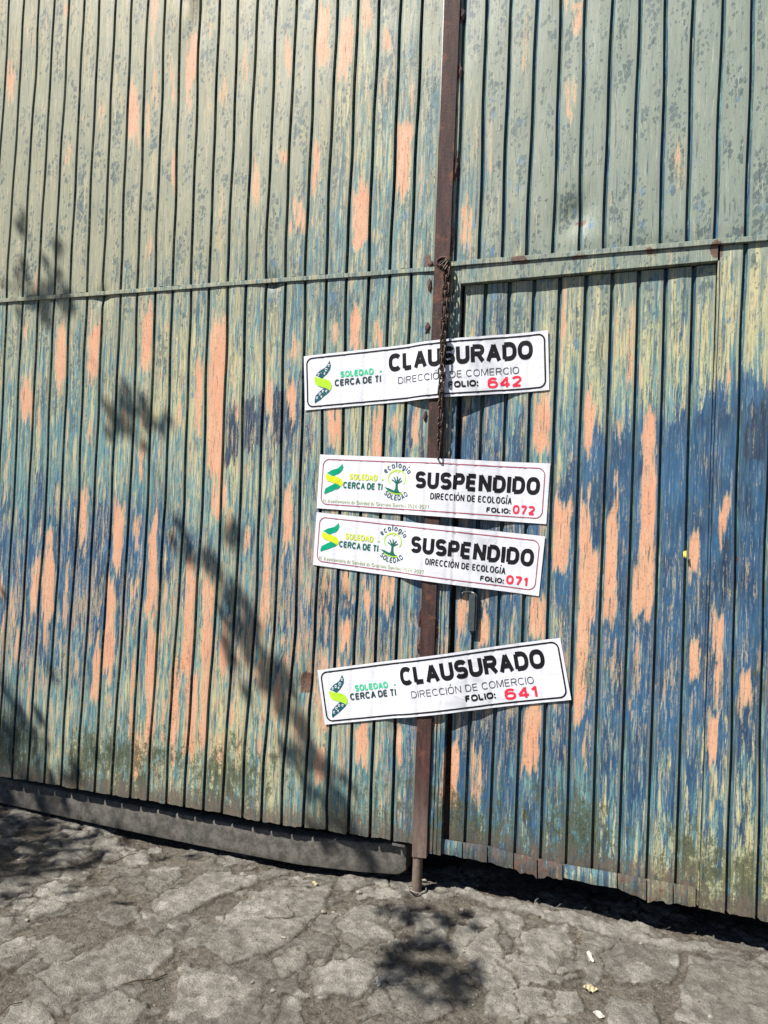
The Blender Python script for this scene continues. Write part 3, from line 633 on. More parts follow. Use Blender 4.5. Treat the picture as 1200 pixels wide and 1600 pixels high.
tag(mb.build('wire_ring', mat_simple('dull_wire', (.20, .19, .17), (.12, .11, .10), 90, .5, .1), None, True), 'thin grey wire ring lying round the foot of the drop bolt pipe', 'ring')
mb = MB(); q0, q1 = at(613, 1316, -.004), at(624, 1322, -.004); mb.box(q0.x, q1.x+.02, -.006, -.002, q1.z-.002, q1.z+.006, .001)
mb.build('bent_tab', MSILL, left)

# long steel bar lying under the left leaf --------------------------------------------
YS = .036
bp = [(-40,1247,1217),(0,1255,1226),(117,1281,1243),(233,1306,1267),(350,1330,1290),(467,1352,1319),(560,1363,1333),(622,1367.5,1338),(633,1366,1341)]
xs = [at(a, b, YS).x for a, b, c in bp]; zb_ = [at(a, b, YS).z for a, b, c in bp]
xs = [-3.9]+xs; zb_ = [zb_[0]+.004]+zb_
n = 140; gx = np.linspace(xs[0], xs[-1], n); gz = np.interp(gx, xs, zb_); H = .105
V = []; F = []; prof = [(.060, 0), (.006, 0), (.001, .002), (0, .006), (-.001, .04), (.0, .085), (.001, .100), (.004, .103), (.06, .103)]
for i in range(n):
    e = max(0, 1-(xs[-1]-gx[i])/.02); sq = 1-.16*e*e
    wv = float((fbm(np.array([gx[i]*6]), np.array([1.]), 21)[0]-.5)*.004)
    for (yy, zz) in prof: V.append((gx[i], YS+yy+wv+.006*e*e, gz[i]+.05+(zz-.05)*sq))
m = len(prof)
for i in range(n-1):
    for k in range(m): a, b = i*m+k, i*m+(k+1) % m; F.append((a, a+m, b+m, b))
F += [tuple(range(m)), tuple(range((n-1)*m, n*m))[::-1]]
o = mesh_obj('steel_beam', V, F, MSILL, None); o.data.polygons.foreach_set('use_smooth', [True]*len(o.data.polygons)); o.data.set_sharp_from_angle(angle=math.radians(50))
tag(o, 'long weathered grey steel beam lying on the ground under the left gate leaf', 'beam')

# added dark box behind the gate, blocks sky light in the gaps -------------------------------------------------------------
def blocker_box(name, label, *b):
    mb = MB(); mb.box(*b); tag(mb.build(name, MDARK), label, 'wall')
blocker_box('back_blocker', 'unseen dark back wall added behind the gate to block sky light', -3.9, 1.5, 2.2, 2.4, -.1, 3.9)
blocker_box('side_blocker', 'unseen dark wall added at the far left end of the gate to block light', -4.1, -3.9, .0, 2.4, -.1, 3.9)
blocker_box('side_blocker', 'unseen dark wall added at the far right end of the gate to block light', 1.5, 1.7, .0, 2.4, -.1, 3.9)
mb = MB(); mb.box(-4.1, 1.7, .03, 2.4, 3.9, 4.0); tag(mb.build('roof_blocker', MDARK), 'unseen flat dark roof added behind the gate to block sky light', 'roof')

# ------------------------------------------------------------------ ground
STONES = [
 [(318,1477),(362,1418),(408,1369),(522,1375),(507,1418),(443,1477),(362,1507)],[(233,1401),(327,1348),(408,1351),(402,1366),(292,1421),(239,1424)],[(143,1430),(175,1407),(219,1415),(222,1436),(192,1450)],
 [(41,1418),(76,1401),(105,1410),(93,1427),(52,1436)],[(52,1523),(134,1488),(198,1459),(274,1468),(268,1500),(192,1541),(88,1558)],[(257,1600),(280,1523),(350,1500),(414,1529),(397,1620),(257,1640)],
 [(484,1523),(525,1497),(583,1506),(589,1529),(560,1558),(496,1552)],[(222,1354),(257,1331),(286,1337),(274,1366),(233,1383)],[(-30,1375),(58,1360),(73,1372),(23,1401),(-30,1410)],[(64,1342),(117,1302),(157,1307),(105,1342)],
 [(251,1442),(292,1421),(321,1430),(280,1453)],[(120,1383),(192,1380),(181,1395),(134,1404)],[(-20,1436),(29,1430),(17,1448),(-20,1452)],[(519,1442),(560,1407),(607,1412),(612,1465),(554,1482)],
 [(733,1469),(774,1434),(786,1492),(768,1522),(727,1516)],[(809,1452),(885,1446),(902,1492),(862,1522),(815,1504)],[(937,1492),(984,1463),(1060,1481),(1054,1533),(967,1539)],[(757,1551),(803,1545),(809,1592),(762,1592)],
 [(862,1545),(902,1551),(920,1580),(873,1586)],[(1072,1492),(1230,1522),(1230,1630),(1054,1592)],[(663,1382),(698,1376),(792,1405),(908,1428),(1025,1463),(1182,1492),(1083,1492),(908,1452),(780,1420)],
 [(0,1475),(40,1465),(60,1490),(20,1512),(-20,1510)],[(120,1565),(190,1550),(235,1575),(200,1620),(110,1620)],[(420,1500),(470,1478),(490,1500),(440,1530)],[(600,1545),(680,1530),(710,1580),(640,1610)],
 [(20,1560),(90,1575),(80,1620),(0,1620)],[(945,1560),(1030,1570),(1030,1620),(950,1620)],[(20,1310),(60,1300),(80,1320),(30,1335)],[(190,1318),(235,1312),(240,1330),(200,1340)],[(440,1560),(475,1560),(480,1610),(430,1610)],
 [(640,1420),(700,1425),(700,1470),(650,1475)],[(560,1380),(640,1388),(630,1400),(560,1396)],[(100,1350),(150,1352),(140,1372),(95,1370)]]
def axis(lo, hi, step, far, k=1.25):
    a = list(np.arange(lo, hi, step)); s = step; x = a[-1]
    while x < far: s *= k; x += s; a.append(x)
    s = step; x = a[0]; pre = []
    while x > -far: s *= k; x -= s; pre.append(x)
    return np.array(pre[::-1]+a)
gxa = axis(-2.95, .62, .0055, 160); gya = axis(-1.05, .16, .0055, 160)
GX, GY = np.meshgrid(gxa, gya, indexing='ij')
def ground_h(GX, GY):
    px, py = project(GX, GY, np.zeros_like(GX)); jx = px+(fbm(GX*22, GY*22, 3)-.5)*22; jy = py+(fbm(GX*22, GY*22, 13)-.5)*16
    st = np.zeros_like(GX); hh = np.zeros_like(GX)
    near = (GY < .2) & (GY > -1.6) & (GX > -3.2) & (GX < 1)
    X_, Y_ = jx[near], jy[near]; S_ = np.zeros_like(X_)
    for si, pl in enumerate(STONES):
        pl = np.array(pl, float); n = len(pl); inside = np.zeros(X_.shape, bool); dm = np.full(X_.shape, 1e9)
        for i in range(n):
            a, b = pl[i], pl[(i+1) % n]; e = b-a; wx, wy = X_-a[0], (Y_-a[1])
            t = np.clip((wx*e[0]+wy*e[1])/(e@e), 0, 1); d = np.hypot(wx-e[0]*t, (wy-e[1]*t)*1.5); dm = np.minimum(dm, d)
            c = ((a[1] > Y_) != (b[1] > Y_)) & (X_ < (b[0]-a[0])*(Y_-a[1])/((b[1]-a[1]) or 1e-9)+a[0]); inside ^= c
        sd = np.where(inside, dm, -dm); S_ = np.maximum(S_, sstep(-3.5, 5, sd)*(.85+.15*math.sin(si*2.3)))
    st[near] = S_
    # smaller worn cobbles elsewhere
    wx = GX*6.2+(fbm(GX*14, GY*14, 56, 3)-.5)*1.1; wy = GY*7.5+(fbm(GX*14, GY*14, 57, 3)-.5)*1.1
    f1 = np.full_like(GX, 9.); f2 = np.full_like(GX, 9.); keep = np.zeros_like(GX); ci, cj = np.floor(wx), np.floor(wy)
    for di in (-1, 0, 1):
        for dj in (-1, 0, 1):
            a_, b_ = ci+di, cj+dj; d = np.hypot(a_+.15+.7*hash2(a_, b_, 1)-wx, b_+.15+.7*hash2(a_, b_, 2)-wy); kk = hash2(a_, b_, 3)
            nb = d < f1; f2 = np.where(nb, f1, np.minimum(f2, d)); keep = np.where(nb, kk, keep); f1 = np.where(nb, d, f1)
    st2 = sstep(.03, .12, f2-f1)*np.where(keep > .36, .45+.4*keep, .05); st = np.maximum(st, st2*(1-sstep(.02, .3, st)))
    h = st*.0135+(fbm(GX*4, GY*4, 61)-.5)*.016+(fbm(GX*30, GY*30, 71)-.5)*.009+(fbm(GX*90, GY*90, 81, 3)-.5)*.0085
    h = h+st*(fbm(GX*16, GY*16, 91)-.5)*.008-st*.003*sstep(.50, .62, fbm(GX*38, GY*38, 95, 3))
    fade = 1-sstep(1.5, 5, np.hypot(GX+1.1, GY+.3)); h = h*fade
    # lower in front of the beam, level at the pipe, a low ledge under the right leaf
    low = np.interp(GX, [-3.2, -2.5, -2.2, -1.75, -1.2, -.9, -.72, -.3, .4], [-.012, -.014, -.03, -.045, -.042, -.02, -.006, .0, .002])
    h = h+low*np.exp(-((GY-.03)/.35)**2)
    return h-.006, st
GH, GS = ground_h(GX, GY)
nx, ny = GX.shape
V = np.stack([GX.ravel(), GY.ravel(), GH.ravel()], 1)
ii, jj = np.meshgrid(np.arange(nx-1), np.arange(ny-1), indexing='ij'); b0 = (ii*ny+jj).ravel()
F = np.stack([b0, b0+ny, b0+ny+1, b0+1], 1)
gme = bpy.data.meshes.new('ground'); gme.from_pydata(V.tolist(), [], F.tolist()); gme.update(); gme.materials.append(MG)
gme.polygons.foreach_set('use_smooth', [True]*len(gme.polygons))
go = bpy.data.objects.new('ground', gme); COL.objects.link(go); tag(go, kind='structure')
gpx, gpy = project(GX, GY, np.zeros_like(GX))
dark_spots = np.exp(-((gpx-700)/70)**2-((gpy-1440)/60)**2)*.35+np.exp(-((gpx-860)/50)**2-((gpy-1520)/30)**2)*.5  # two soft dark patches put into the ground colour
GA = np.ones((nx*ny, 4)); GA[:, 0] = GS.ravel(); GA[:, 1] = np.maximum(np.clip(dark_spots, 0, 1).ravel()*(1-GS.ravel()*.7), np.clip(4*GS*(1-GS)*.75, 0, 1).ravel()*(fbm(GX*10, GY*10, 301, 2).ravel() > .40)*.8); GA[:, 2] = 0
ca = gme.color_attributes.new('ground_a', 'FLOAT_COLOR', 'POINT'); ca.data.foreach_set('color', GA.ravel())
def gz_at(x, y):
    i = int(np.clip(np.searchsorted(gxa, x), 1, nx-1)); j = int(np.clip(np.searchsorted(gya, y), 1, ny-1)); return float(GH[i, j])
# gravel: uncountable bits
def bit(c, r, rs):
    pts = []; k = [rs.uniform(.65, 1.25) for _ in range(6)]
    base = [(1,0,0),(-1,0,0),(0,1,0),(0,-1,0),(0,0,.7),(0,0,-.7)]; a = rs.uniform(0, 6.28); ca_, sa_ = math.cos(a), math.sin(a)
    for (x, y, z), f in zip(base, k):
        x, y, z = x*f*r, y*f*r, z*f*r; pts.append((c[0]+x*ca_-y*sa_, c[1]+x*sa_+y*ca_, c[2]+z))
    return pts, [(0,2,4),(2,1,4),(1,3,4),(3,0,4),(2,0,5),(1,2,5),(3,1,5),(0,3,5)]
rs = random.Random(5); mb = MB(); cnt = 0
while cnt < 5200:
    x = rs.uniform(-2.9, .6); y = rs.uniform(-1.0, .12)
    i = int(np.clip(np.searchsorted(gxa, x), 1, nx-1)); j = int(np.clip(np.searchsorted(gya, y), 1, ny-1))
    if rs.random() < GS[i, j]*.85: continue
    r = .0012+.0035*rs.random()**3; mb.add(*bit((x, y, float(GH[i, j])+r*.25), r, rs)); cnt += 1
MGRAV = mat_simple('gravel_grains', (.20, .175, .14), (.10, .085, .065), 200, .95, .3)
tag(mb.build('gravel', MGRAV), 'fine loose gravel strewn over the dirt between the stones', 'gravel', kind='stuff')
MPEB = mat_simple('pebble_stone', (.26, .24, .205), (.18, .16, .13), 120, .9, .4)
pebs = [(505,1421,9,'small pale pebble in the dirt right of the big slab'),(561,1390,9,'rounded pebble near the shadow left of the drop bolt'),(521,1423,6,'tiny pebble beside the right edge of the big slab'),(628,1428,6,'dark angular pebble inside the shadow under the bolt'),
        (636,1470,7,'dark pebble in the blotchy shadow on the ground'),(722,1417,6,'bright white pebble right of the drop bolt'),(663,1374,8,'pale stone chip lying against the drop bolt pipe'),(426,1550,7,'pale pebble between the lower stones at centre'),
        (610,1475,7,'grey pebble at the left rim of the blotchy shadow'),(849,1560,7,'grey pebble in the dirt below the white scrap'),(42,1440,6,'brown pebble below the small left stone'),(30,1337,6,'reddish pebble in the shade at the far left'),
        (443,1467,6,'pebble on the lower rim of the big slab'),(1110,1589,7,'white pebble near the bottom right corner'),(1001,1478,5,'pebble on the right-hand dirt under the wicket door'),(395,1535,6,'pebble above the bottom centre stone')]
def pebble(p, r, seed):
    rs = random.Random(seed); bm = bmesh.new(); bmesh.ops.create_icosphere(bm, subdivisions=2, radius=1); k = rs.random()*9
    ax = (rs.uniform(.8, 1.3), rs.uniform(.7, 1.1), rs.uniform(.5, .8))
    for v in bm.verts:
        q = v.co; f = 1+.18*math.sin(q.x*4+k)+.14*math.sin(q.y*5+k*2); v.co = Vector((q.x*ax[0]*f, q.y*ax[1]*f, q.z*ax[2]*f))*r
    vs = [v.co[:] for v in bm.verts]; bm.verts.index_update(); fs = [[v.index for v in f.verts] for f in bm.faces]; bm.free()
    o = mesh_obj('pebble', vs, fs, MPEB, None); o.location = p; return o
for i, (x, y, d, lb) in enumerate(pebs):
    g_ = at_ground(x, y); r = d/2/480; o = pebble((g_.x, g_.y, gz_at(g_.x, g_.y)+r*.35), r, i); tag(o, lb, 'pebble', 'pebbles on the ground')
def scrap(name, x, y, w_, h_, mat, label, rz):
    g_ = at_ground(x, y); z = gz_at(g_.x, g_.y)+.006; V = []; F = []
    for i in range(5):
        for j in range(4):
            u, v = i/4-.5, j/3-.5; V.append((u*w_, v*h_, .004*math.sin(u*7+v*4)+.003*abs(u)))
    for i in range(4):
        for j in range(3): a = i*4+j; F.append((a, a+4, a+5, a+1))
    o = mesh_obj(name, V, F, mat); o.location = (g_.x, g_.y, z); o.rotation_euler = (.35, .1, rz); md = o.modifiers.new('t', 'SOLIDIFY'); md.thickness = .0006
    return tag(o, label, 'scrap', 'litter scraps on the ground')
MSCR = mat_simple('litter_paper', (.50, .48, .42), (.40, .37, .30), 60, .8, .1); MSCR2 = mat_simple('dry_yellow_leaf', (.40, .36, .22), (.26, .22, .13), 90, .8, .2)
scrap('paper_scrap', 590, 1540, .018, .024, MSCR, 'small white square paper scrap left of the blotchy shadow', .2)
scrap('paper_scrap', 922, 1500, .014, .034, MSCR, 'narrow pale paper scrap above the yellowish scrap', .3)
scrap('leaf_scrap', 922, 1544, .032, .022, MSCR2, 'crumpled yellowish scrap with torn points on the dirt', .9)
scrap('paper_scrap', 936, 1583, .026, .014, MSCR, 'pale flat scrap near the bottom edge below the yellowish one', -.5)
scrap('leaf_scrap', 492, 1372, .024, .012, MSCR2, 'light scrap on the far edge of the big slab under the beam', .1)
MTW = mat_simple('dry_twig', (.09, .065, .04), (.05, .035, .022), 90, .9, .3)
def twig(pts, r, label, cat='twig'):
    P = []
    for x, y in pts:
        g_ = at_ground(x, y); P.append((g_.x, g_.y, gz_at(g_.x, g_.y)+r*1.2+.002))
    mb = MB(); mb.tube(P, [r*(1-.5*i/len(P)) for i in range(len(P))], 6); tag(mb.build('twig', MTW, None, True), label, cat, 'dry twigs on the ground')
twig([(412,1431),(425,1433),(440,1434),(452,1434),(459,1430),(458,1422),(451,1414),(448,1406)], .0016, 'thin curled dry twig hooked on the big slab')
twig([(168,1337),(185,1331),(200,1326),(213,1321)], .0022, 'straight dry twig on the dirt close to the beam')
twig([(190,1541),(215,1533),(240,1527),(262,1519)], .0024, 'dry stick between two lower left stones')
twig([(0,1590),(15,1580),(35,1576)], .0020, 'short dry stick at the bottom left corner')

# ------------------------------------------------------------------ lettering (stroke alphabet)
def E_(cx, cy, rx, ry, a0, a1, n=18, p=2.45):
    out = []
    for k in range(n+1):
        t = math.radians(a0+(a1-a0)*k/n); c, s = math.cos(t), math.sin(t)
        out.append((cx+rx*math.copysign(abs(c)**(2/p), c), cy+ry*math.copysign(abs(s)**(2/p), s)))
    return out
def L(*p): return [tuple(q) for q in p]
GL = {
 'A': (.98, [L((0,-.1),(.5,1.05)), L((1,-.1),(.5,1.05)), L((.2,.30),(.8,.30))]), 'C': (.95, [E_(.52,.5,.52,.5,42,318,24)]), 'D': (.93, [L((0,0),(0,1)), L((0,1),(.42,1))+E_(.42,.5,.58,.5,90,-90,18)+L((0,0))]),
 'E': (.80, [L((0,0),(0,1)), L((0,1),(1,1)), L((0,.52),(.92,.52)), L((0,0),(1,0))]), 'F': (.74, [L((0,-.1),(0,1)), L((0,1),(1,1)), L((0,.50),(.88,.50))]),
 'G': (1.0, [E_(.5,.5,.5,.5,48,350,24), L((1,.42),(1,.06)), L((.62,.44),(1,.44))]), 'H': (.9, [L((0,-.1),(0,1.1)), L((1,-.1),(1,1.1)), L((0,.52),(1,.52))]), 'I': (0, [L((0,-.1),(0,1.1))]),
 'L': (.74, [L((0,0),(0,1.1)), L((0,0),(1,0))]), 'M': (1.1, [L((0,-.1),(0,1.1)), L((1,-.1),(1,1.1)), L((.04,1.1),(.5,.05)), L((.96,1.1),(.5,.05))]), 'N': (.92, [L((0,-.1),(0,1.1)), L((1,-.1),(1,1.1)), L((.0,1.08),(1,-.08))]),
 'O': (1.0, [E_(.5,.5,.5,.5,0,360,32)]), 'P': (.84, [L((0,-.1),(0,1)), L((0,1),(.55,1))+E_(.58,.72,.42,.28,90,-90,14)+L((0,.44))]), 'R': (.92, [L((0,-.1),(0,1)), L((0,1),(.55,1))+E_(.55,.74,.40,.26,90,-90,14)+L((0,.48)), L((.50,.48),(1.0,-.08))]),
 'S': (.86, [E_(.5,.745,.47,.255,22,258,18)+E_(.5,.255,.5,.255,80,-156,20)]), 'T': (.84, [L((.5,-.1),(.5,1)), L((0,1),(1,1))]), 'U': (.9, [L((0,1.1),(0,.40))+E_(.5,.36,.5,.36,180,360,18)+L((1,1.1))]),
 'Y': (.9, [L((.5,-.1),(.5,.42)), L((0,1.1),(.5,.42)), L((1,1.1),(.5,.42))]), ':': (0, [L((0,-.16),(0,.14)), L((0,.50),(0,.82))]), '.': (0, [L((0,-.1),(0,.10))]), '-': (.4, [L((0,.42),(1,.42))]),
 '0': (.74, [E_(.5,.5,.5,.5,0,360,28)]), '1': (.42, [L((.8,-.1),(.8,1.1)), L((.8,.98),(0,.72))]), '2': (.74, [E_(.5,.73,.48,.27,165,-30,14)+L((.62,.36),(.0,.02)), L((0,0),(1,0))]),
 '4': (.82, [L((.74,-.1),(.74,1.1)), L((.74,1.04),(.02,.28)), L((0,.24),(1.05,.24))]), '6': (.76, [E_(.5,.30,.5,.30,0,360,24), L((.0,.30),(.0,.44))+E_(.52,.52,.52,.48,172,42,14)]), '7': (.74, [L((0,1),(1,1)), L((1,.98),(.34,-.1))]),
 'a': (.5, [E_(.5,.3,.48,.30,0,360,18), L((1,0),(1,.6))]), 'c': (.48, [E_(.5,.3,.5,.3,48,312,16)]), 'd': (.54, [E_(.5,.3,.5,.3,0,360,18), L((1,0),(1,1.05))]), 'e': (.5, [E_(.5,.3,.5,.3,0,320,18), L((0,.30),(1,.30))]),
 'g': (.52, [E_(.5,.3,.5,.3,0,360,18), L((1,.6),(1,0))+E_(.5,-.06,.5,.2,0,-150,10)]), 'h': (.5, [L((0,0),(0,1.05)), E_(.5,.36,.5,.24,180,0,10)+L((1,0))]), 'i': (0, [L((0,0),(0,.6)), L((0,.80),(0,.98))]), 'l': (0, [L((0,0),(0,1.05))]),
 'm': (.8, [L((0,0),(0,.6)), E_(.25,.4,.25,.2,180,0,8)+L((.5,0)), E_(.75,.4,.25,.2,180,0,8)+L((1,0))]), 'n': (.48, [L((0,0),(0,.6)), E_(.5,.38,.5,.22,180,0,10)+L((1,0))]), 'o': (.52, [E_(.5,.3,.5,.3,0,360,20)]),
 'r': (.3, [L((0,0),(0,.6)), E_(.7,.32,.7,.28,170,85,6)]), 's': (.42, [E_(.5,.45,.45,.15,30,225,8)+E_(.5,.15,.5,.15,60,-150,8)]), 't': (.34, [L((.4,.0),(.4,.85)), L((0,.6),(1,.6))]), 'u': (.48, [L((0,.6),(0,.26))+E_(.5,.22,.5,.22,180,360,10)+L((1,.6))]),
 'y': (.5, [L((0,.6),(.52,.0)), L((1,.6),(.3,-.25))]), 'z': (.44, [L((0,.6),(1,.6)), L((1,.58),(0,.02)), L((0,0),(1,0))]), 'í': (0, [L((0,0),(0,.6)), L((-.0,.80),(.14,1.0))]),
}
GL['Ó'] = (GL['O'][0], GL['O'][1]+[L((.42,1.30),(.66,1.46))]); GL['Í'] = (0, GL['I'][1]+[L((-.02,1.32),(.14,1.48))]); GL['Ì'] = (0, GL['I'][1])
def clip_poly(poly, a, b, c):
    out = []
    for i in range(len(poly)):
        p, q = poly[i], poly[(i+1) % len(poly)]; dp = a*p[0]+b*p[1]-c; dq = a*q[0]+b*q[1]-c
        if dp <= 0: out.append(p)
        if dp*dq < 0: t = dp/(dp-dq); out.append((p[0]+(q[0]-p[0])*t, p[1]+(q[1]-p[1])*t))
    return out
def stroke_quads(pts, w_, maxlen=.14):
    P = [pts[0]]
    for a, b in zip(pts, pts[1:]):
        d = math.hypot(b[0]-a[0], b[1]-a[1])
        if d < 1e-6: continue
        k = max(1, int(d/maxlen))
        for i in range(1, k+1): P.append((a[0]+(b[0]-a[0])*i/k, a[1]+(b[1]-a[1])*i/k))
    n = len(P); closed = n > 3 and math.hypot(P[0][0]-P[-1][0], P[0][1]-P[-1][1]) < 1e-4
    Ls = []
    for i in range(n):
        a = P[i-1] if i > 0 else (P[-2] if closed else P[0]); b = P[i+1] if i < n-1 else (P[1] if closed else P[-1])
        t1 = (P[i][0]-a[0], P[i][1]-a[1]); t2 = (b[0]-P[i][0], b[1]-P[i][1])
        l1 = math.hypot(*t1) or 0; l2 = math.hypot(*t2) or 0
        if l1 < 1e-9: t1, l1 = t2, l2
        if l2 < 1e-9: t2, l2 = t1, l1
        n1 = (-t1[1]/l1, t1[0]/l1); n2 = (-t2[1]/l2, t2[0]/l2); m = (n1[0]+n2[0], n1[1]+n2[1]); ml = math.hypot(*m) or 1
        m = (m[0]/ml, m[1]/ml); k = 1/max(.6, m[0]*n1[0]+m[1]*n1[1])
        Ls.append(((P[i][0]+m[0]*w_/2*k, P[i][1]+m[1]*w_/2*k), (P[i][0]-m[0]*w_/2*k, P[i][1]-m[1]*w_/2*k)))
    return [[Ls[i][0], Ls[i][1], Ls[i+1][1], Ls[i+1][0]] for i in range(n-1)]
def text_polys(txt, w_, aspect=1.0, gap=.16, space=.42):
    """polygons with cap height 1; w_ stroke weight; returns polys, width"""
    x = 0; out = []; layer = 0
    for ch in txt:
        if ch == ' ': x += space; continue
        gw_, strokes = GL[ch]; gw_ *= aspect*.82; inner = max(0.0, gw_-w_*.35)
        if gw_ == 0: inner = 0.0
        low = ch.islower() or ch in 'í'
        for st in strokes:
            pts = [(x+w_/2+(px*inner if gw_ else px), w_/2+py*(1-w_)) for px, py in st]
            qs = stroke_quads(pts, w_)
            for q in qs:
                if ch not in 'gyÓÍí':
                    q = clip_poly(q, 0, 1, 1.0) if q else q; q = clip_poly(q, 0, -1, 0.0) if q else q
                elif ch in 'ÓÍ': q = clip_poly(q, 0, -1, 0.0)
                if ch in 'AMNR4' and q: q = clip_poly(q, 1, 0, x+inner+w_); q = clip_poly(q, -1, 0, -x) if q else q
                if q and len(q) > 2: out.append((q, layer % 5))
            layer += 1
        x += inner+w_+gap
    return out, x-gap

# ------------------------------------------------------------------ closure stickers
GAPX = linx((716, 600), (690, 1220))
class Sticker:
    def __init__(s, name_label, corners, crease, seed):
        s.c = [at(c[0], c[1], .012 if i in (1, 2) else -.004) for i, c in enumerate(corners)]; s.crease = crease; s.seed = seed     # TL TR BR BL
        s.W = (s.c[1]-s.c[0]).length; s.H = (s.c[3]-s.c[0]).length
        ctr = sum(s.c, Vector())/4
        s.root = empty('closure_notice', (ctr.x, -.02, ctr.z)); tag(s.root, name_label, 'notice', 'printed closure notices stuck on the gate')
    def yy(s, X, Z):
        ybase = -.0035-.0155*float(sstep(-.82, -.725, X))+.0350*float(sstep(-.668, -.40, X))
        y = ybase+float((fbm(np.array([X*9+s.seed]), np.array([Z*6.]), 101, 3)[0]-.5)*.005)
        fr = ((X-O_L)/PIT+.5) % 1-.5; y += .0016*math.exp(-(fr/.10)**2)
        g = float(GAPX(Z))
        y += s.crease*math.exp(-abs(X-g-.012)/.008) 
        pass
        # wrinkles radiating upwards to the right
        y += .0016*math.sin(X*34+Z*70+s.seed)*math.exp(-((X+.5)/.16)**2)*float(sstep(.45, .6, fbm(np.array([X*7]), np.array([Z*19+s.seed]), 3)))
        return y
    def P(s, u, v, off=0.0):
        a = s.c[0].lerp(s.c[1], u); b = s.c[3].lerp(s.c[2], u); p = b.lerp(a, v)
        return (p.x, s.yy(p.x, p.z)-off, p.z)
    def sheet(s):
        nu, nv = 240, 30; V = []; F = []
        for i in range(nu+1):
            for j in range(nv+1): V.append(s.P(i/nu, j/nv))
        for i in range(nu):
            for j in range(nv): a = i*(nv+1)+j; F.append((a, a+nv+1, a+nv+2, a+1))
        o = mesh_obj('vinyl_sheet', V, F, MV, s.root, True); md = o.modifiers.new('t', 'SOLIDIFY'); md.thickness = .0004; md.offset = 0; split(o)
    def polys(s, name, ps, mat, base=.0011):
        V = []; F = []
        for q, lay in ps:
            b = len(V)
            for (u, v) in q: V.append(s.P(u, v, base+lay*.00005))
            F.append(tuple(range(b, b+len(q))))
        return mesh_obj(name, V, F, mat, s.root)
    def text(s, name, txt, u0, u1, v0, v1, mat, w_=.2, aspect=1.0, gap=.16, space=.42, slope=0.0, skew=0.0):
        ps, wd = text_polys(txt, w_, aspect, gap, space)
        k = (u1-u0)/wd
        return s.polys(name, [([(u0+x*k+y*skew, v0+slope*x/wd+y*(v1-v0)) for x, y in q], l) for q, l in ps], mat)
    def border(s, mat, iu, iv, th, rad):
        asp = s.W/s.H; n = 8; V = []; pts = []
        for (cx, cy, a0) in ((1-iu-rad/asp, 1-iv-rad, 0), (iu+rad/asp, 1-iv-rad, 90), (iu+rad/asp, iv+rad, 180), (1-iu-rad/asp, iv+rad, 270)):
            for k in range(n+1):
                t = math.radians(a0+90*k/n); pts.append((cx*asp+rad*math.cos(t), cy+rad*math.sin(t)))
        pts.append(pts[0]); qs = stroke_quads(pts, th, .06)
        s.polys('border_line', [([(x/asp, y) for x, y in q], 0) for q in qs], mat)
    def blob(s, name, outline, mat, lay=0, base=.0011):
        # outline given as two rails (left pts, right pts) swept into quads
        a, b = outline; ps = []
        for i in range(len(a)-1): ps.append(([a[i], b[i], b[i+1], a[i+1]], lay))
        return s.polys(name, ps, mat, base)
    def logo(s, u0, u1, v0, v1, top_, mid, bot, pattern=None):
        U = lambda x: u0+(u1-u0)*x; Vv = lambda y: v0+(v1-v0)*y
        def seg(l, r): return ([(U(x), Vv(y)) for x, y in l], [(U(x), Vv(y)) for x, y in r])
        s.blob('logo_emblem', seg([(.90,1),(.84,.94),(.68,.845),(.32,.77),(.10,.68)], [(.90,1),(.97,.89),(.93,.79),(.73,.675),(.45,.58)]), top_)
        s.blob('logo_emblem', seg([(.10,.67),(.23,.605),(.65,.565),(.90,.505),(1,.41),(.97,.32)], [(.03,.60),(.06,.49),(.16,.425),(.55,.365),(.77,.32),(.89,.27)]), mid, 1, .0013)
        s.blob('logo_emblem', seg([(.90,.27),(.74,.33),(.55,.355),(.29,.27),(.06,.18),(.0,.05)], [(.87,.26),(.84,.24),(.65,.18),(.39,.10),(.19,.05),(.03,.0)]), bot, 2, .0011)
        if pattern:
            for (cx, cy, r) in ((.87,.88,.05),(.72,.78,.07),(.47,.73,.06),(.28,.69,.05),(.62,.695,.04),(.70,.27,.05),(.50,.275,.05),(.33,.215,.06),(.16,.13,.05),(.40,.15,.035)):
                ps = [(q, 4) for q in stroke_quads(E_(cx, cy, r, r*.42, 0, 300, 12, 2), .022)]
                s.polys('logo_ornament', [([(U(x), Vv(y)) for x, y in q], l) for q, l in ps], pattern, .0018)
    def arctext(s, name, txt, cu, cv, r, a0, a1, h, mat, w_, inward=False):
        asp = s.W/s.H; ps, wd = text_polys(txt, w_, 1.0, .2); out = []
        for q, l in ps:
            qq = []
            for x, y in q:
                t = x/wd; a = math.radians(a0+(a1-a0)*t); rr = r+y*h if not inward else r-y*h
                qq.append((cu+rr*math.cos(a)/asp, cv+rr*math.sin(a)))
            out.append((qq, l))
        s.polys(name, out, mat)
    def tree_logo(s, cu, cv):
        asp = s.W/s.H
        def q(pts, w_, name, mat, lay=0): s.polys(name, [([(cu+x/asp, cv+y) for x, y in p], lay) for p in stroke_quads(pts, w_)], mat)
        q(E_(.0, .06, .165, .150, -38, 218, 26, 2), .018, 'tree_crown_line', LIME)
        for px_, py_ in ((-.05, .16), (.06, .165)): q(E_(px_, py_-.02, .05, .05, 20, 160, 8, 2), .012, 'tree_crown_line', LIMEY, 1)
        mbp = []
        trunk = ([(-.05,-.17),(-.022,-.12),(-.018,-.04),(-.03,.0)], [(.06,-.17),(.026,-.12),(.020,-.04),(.03,.0)])
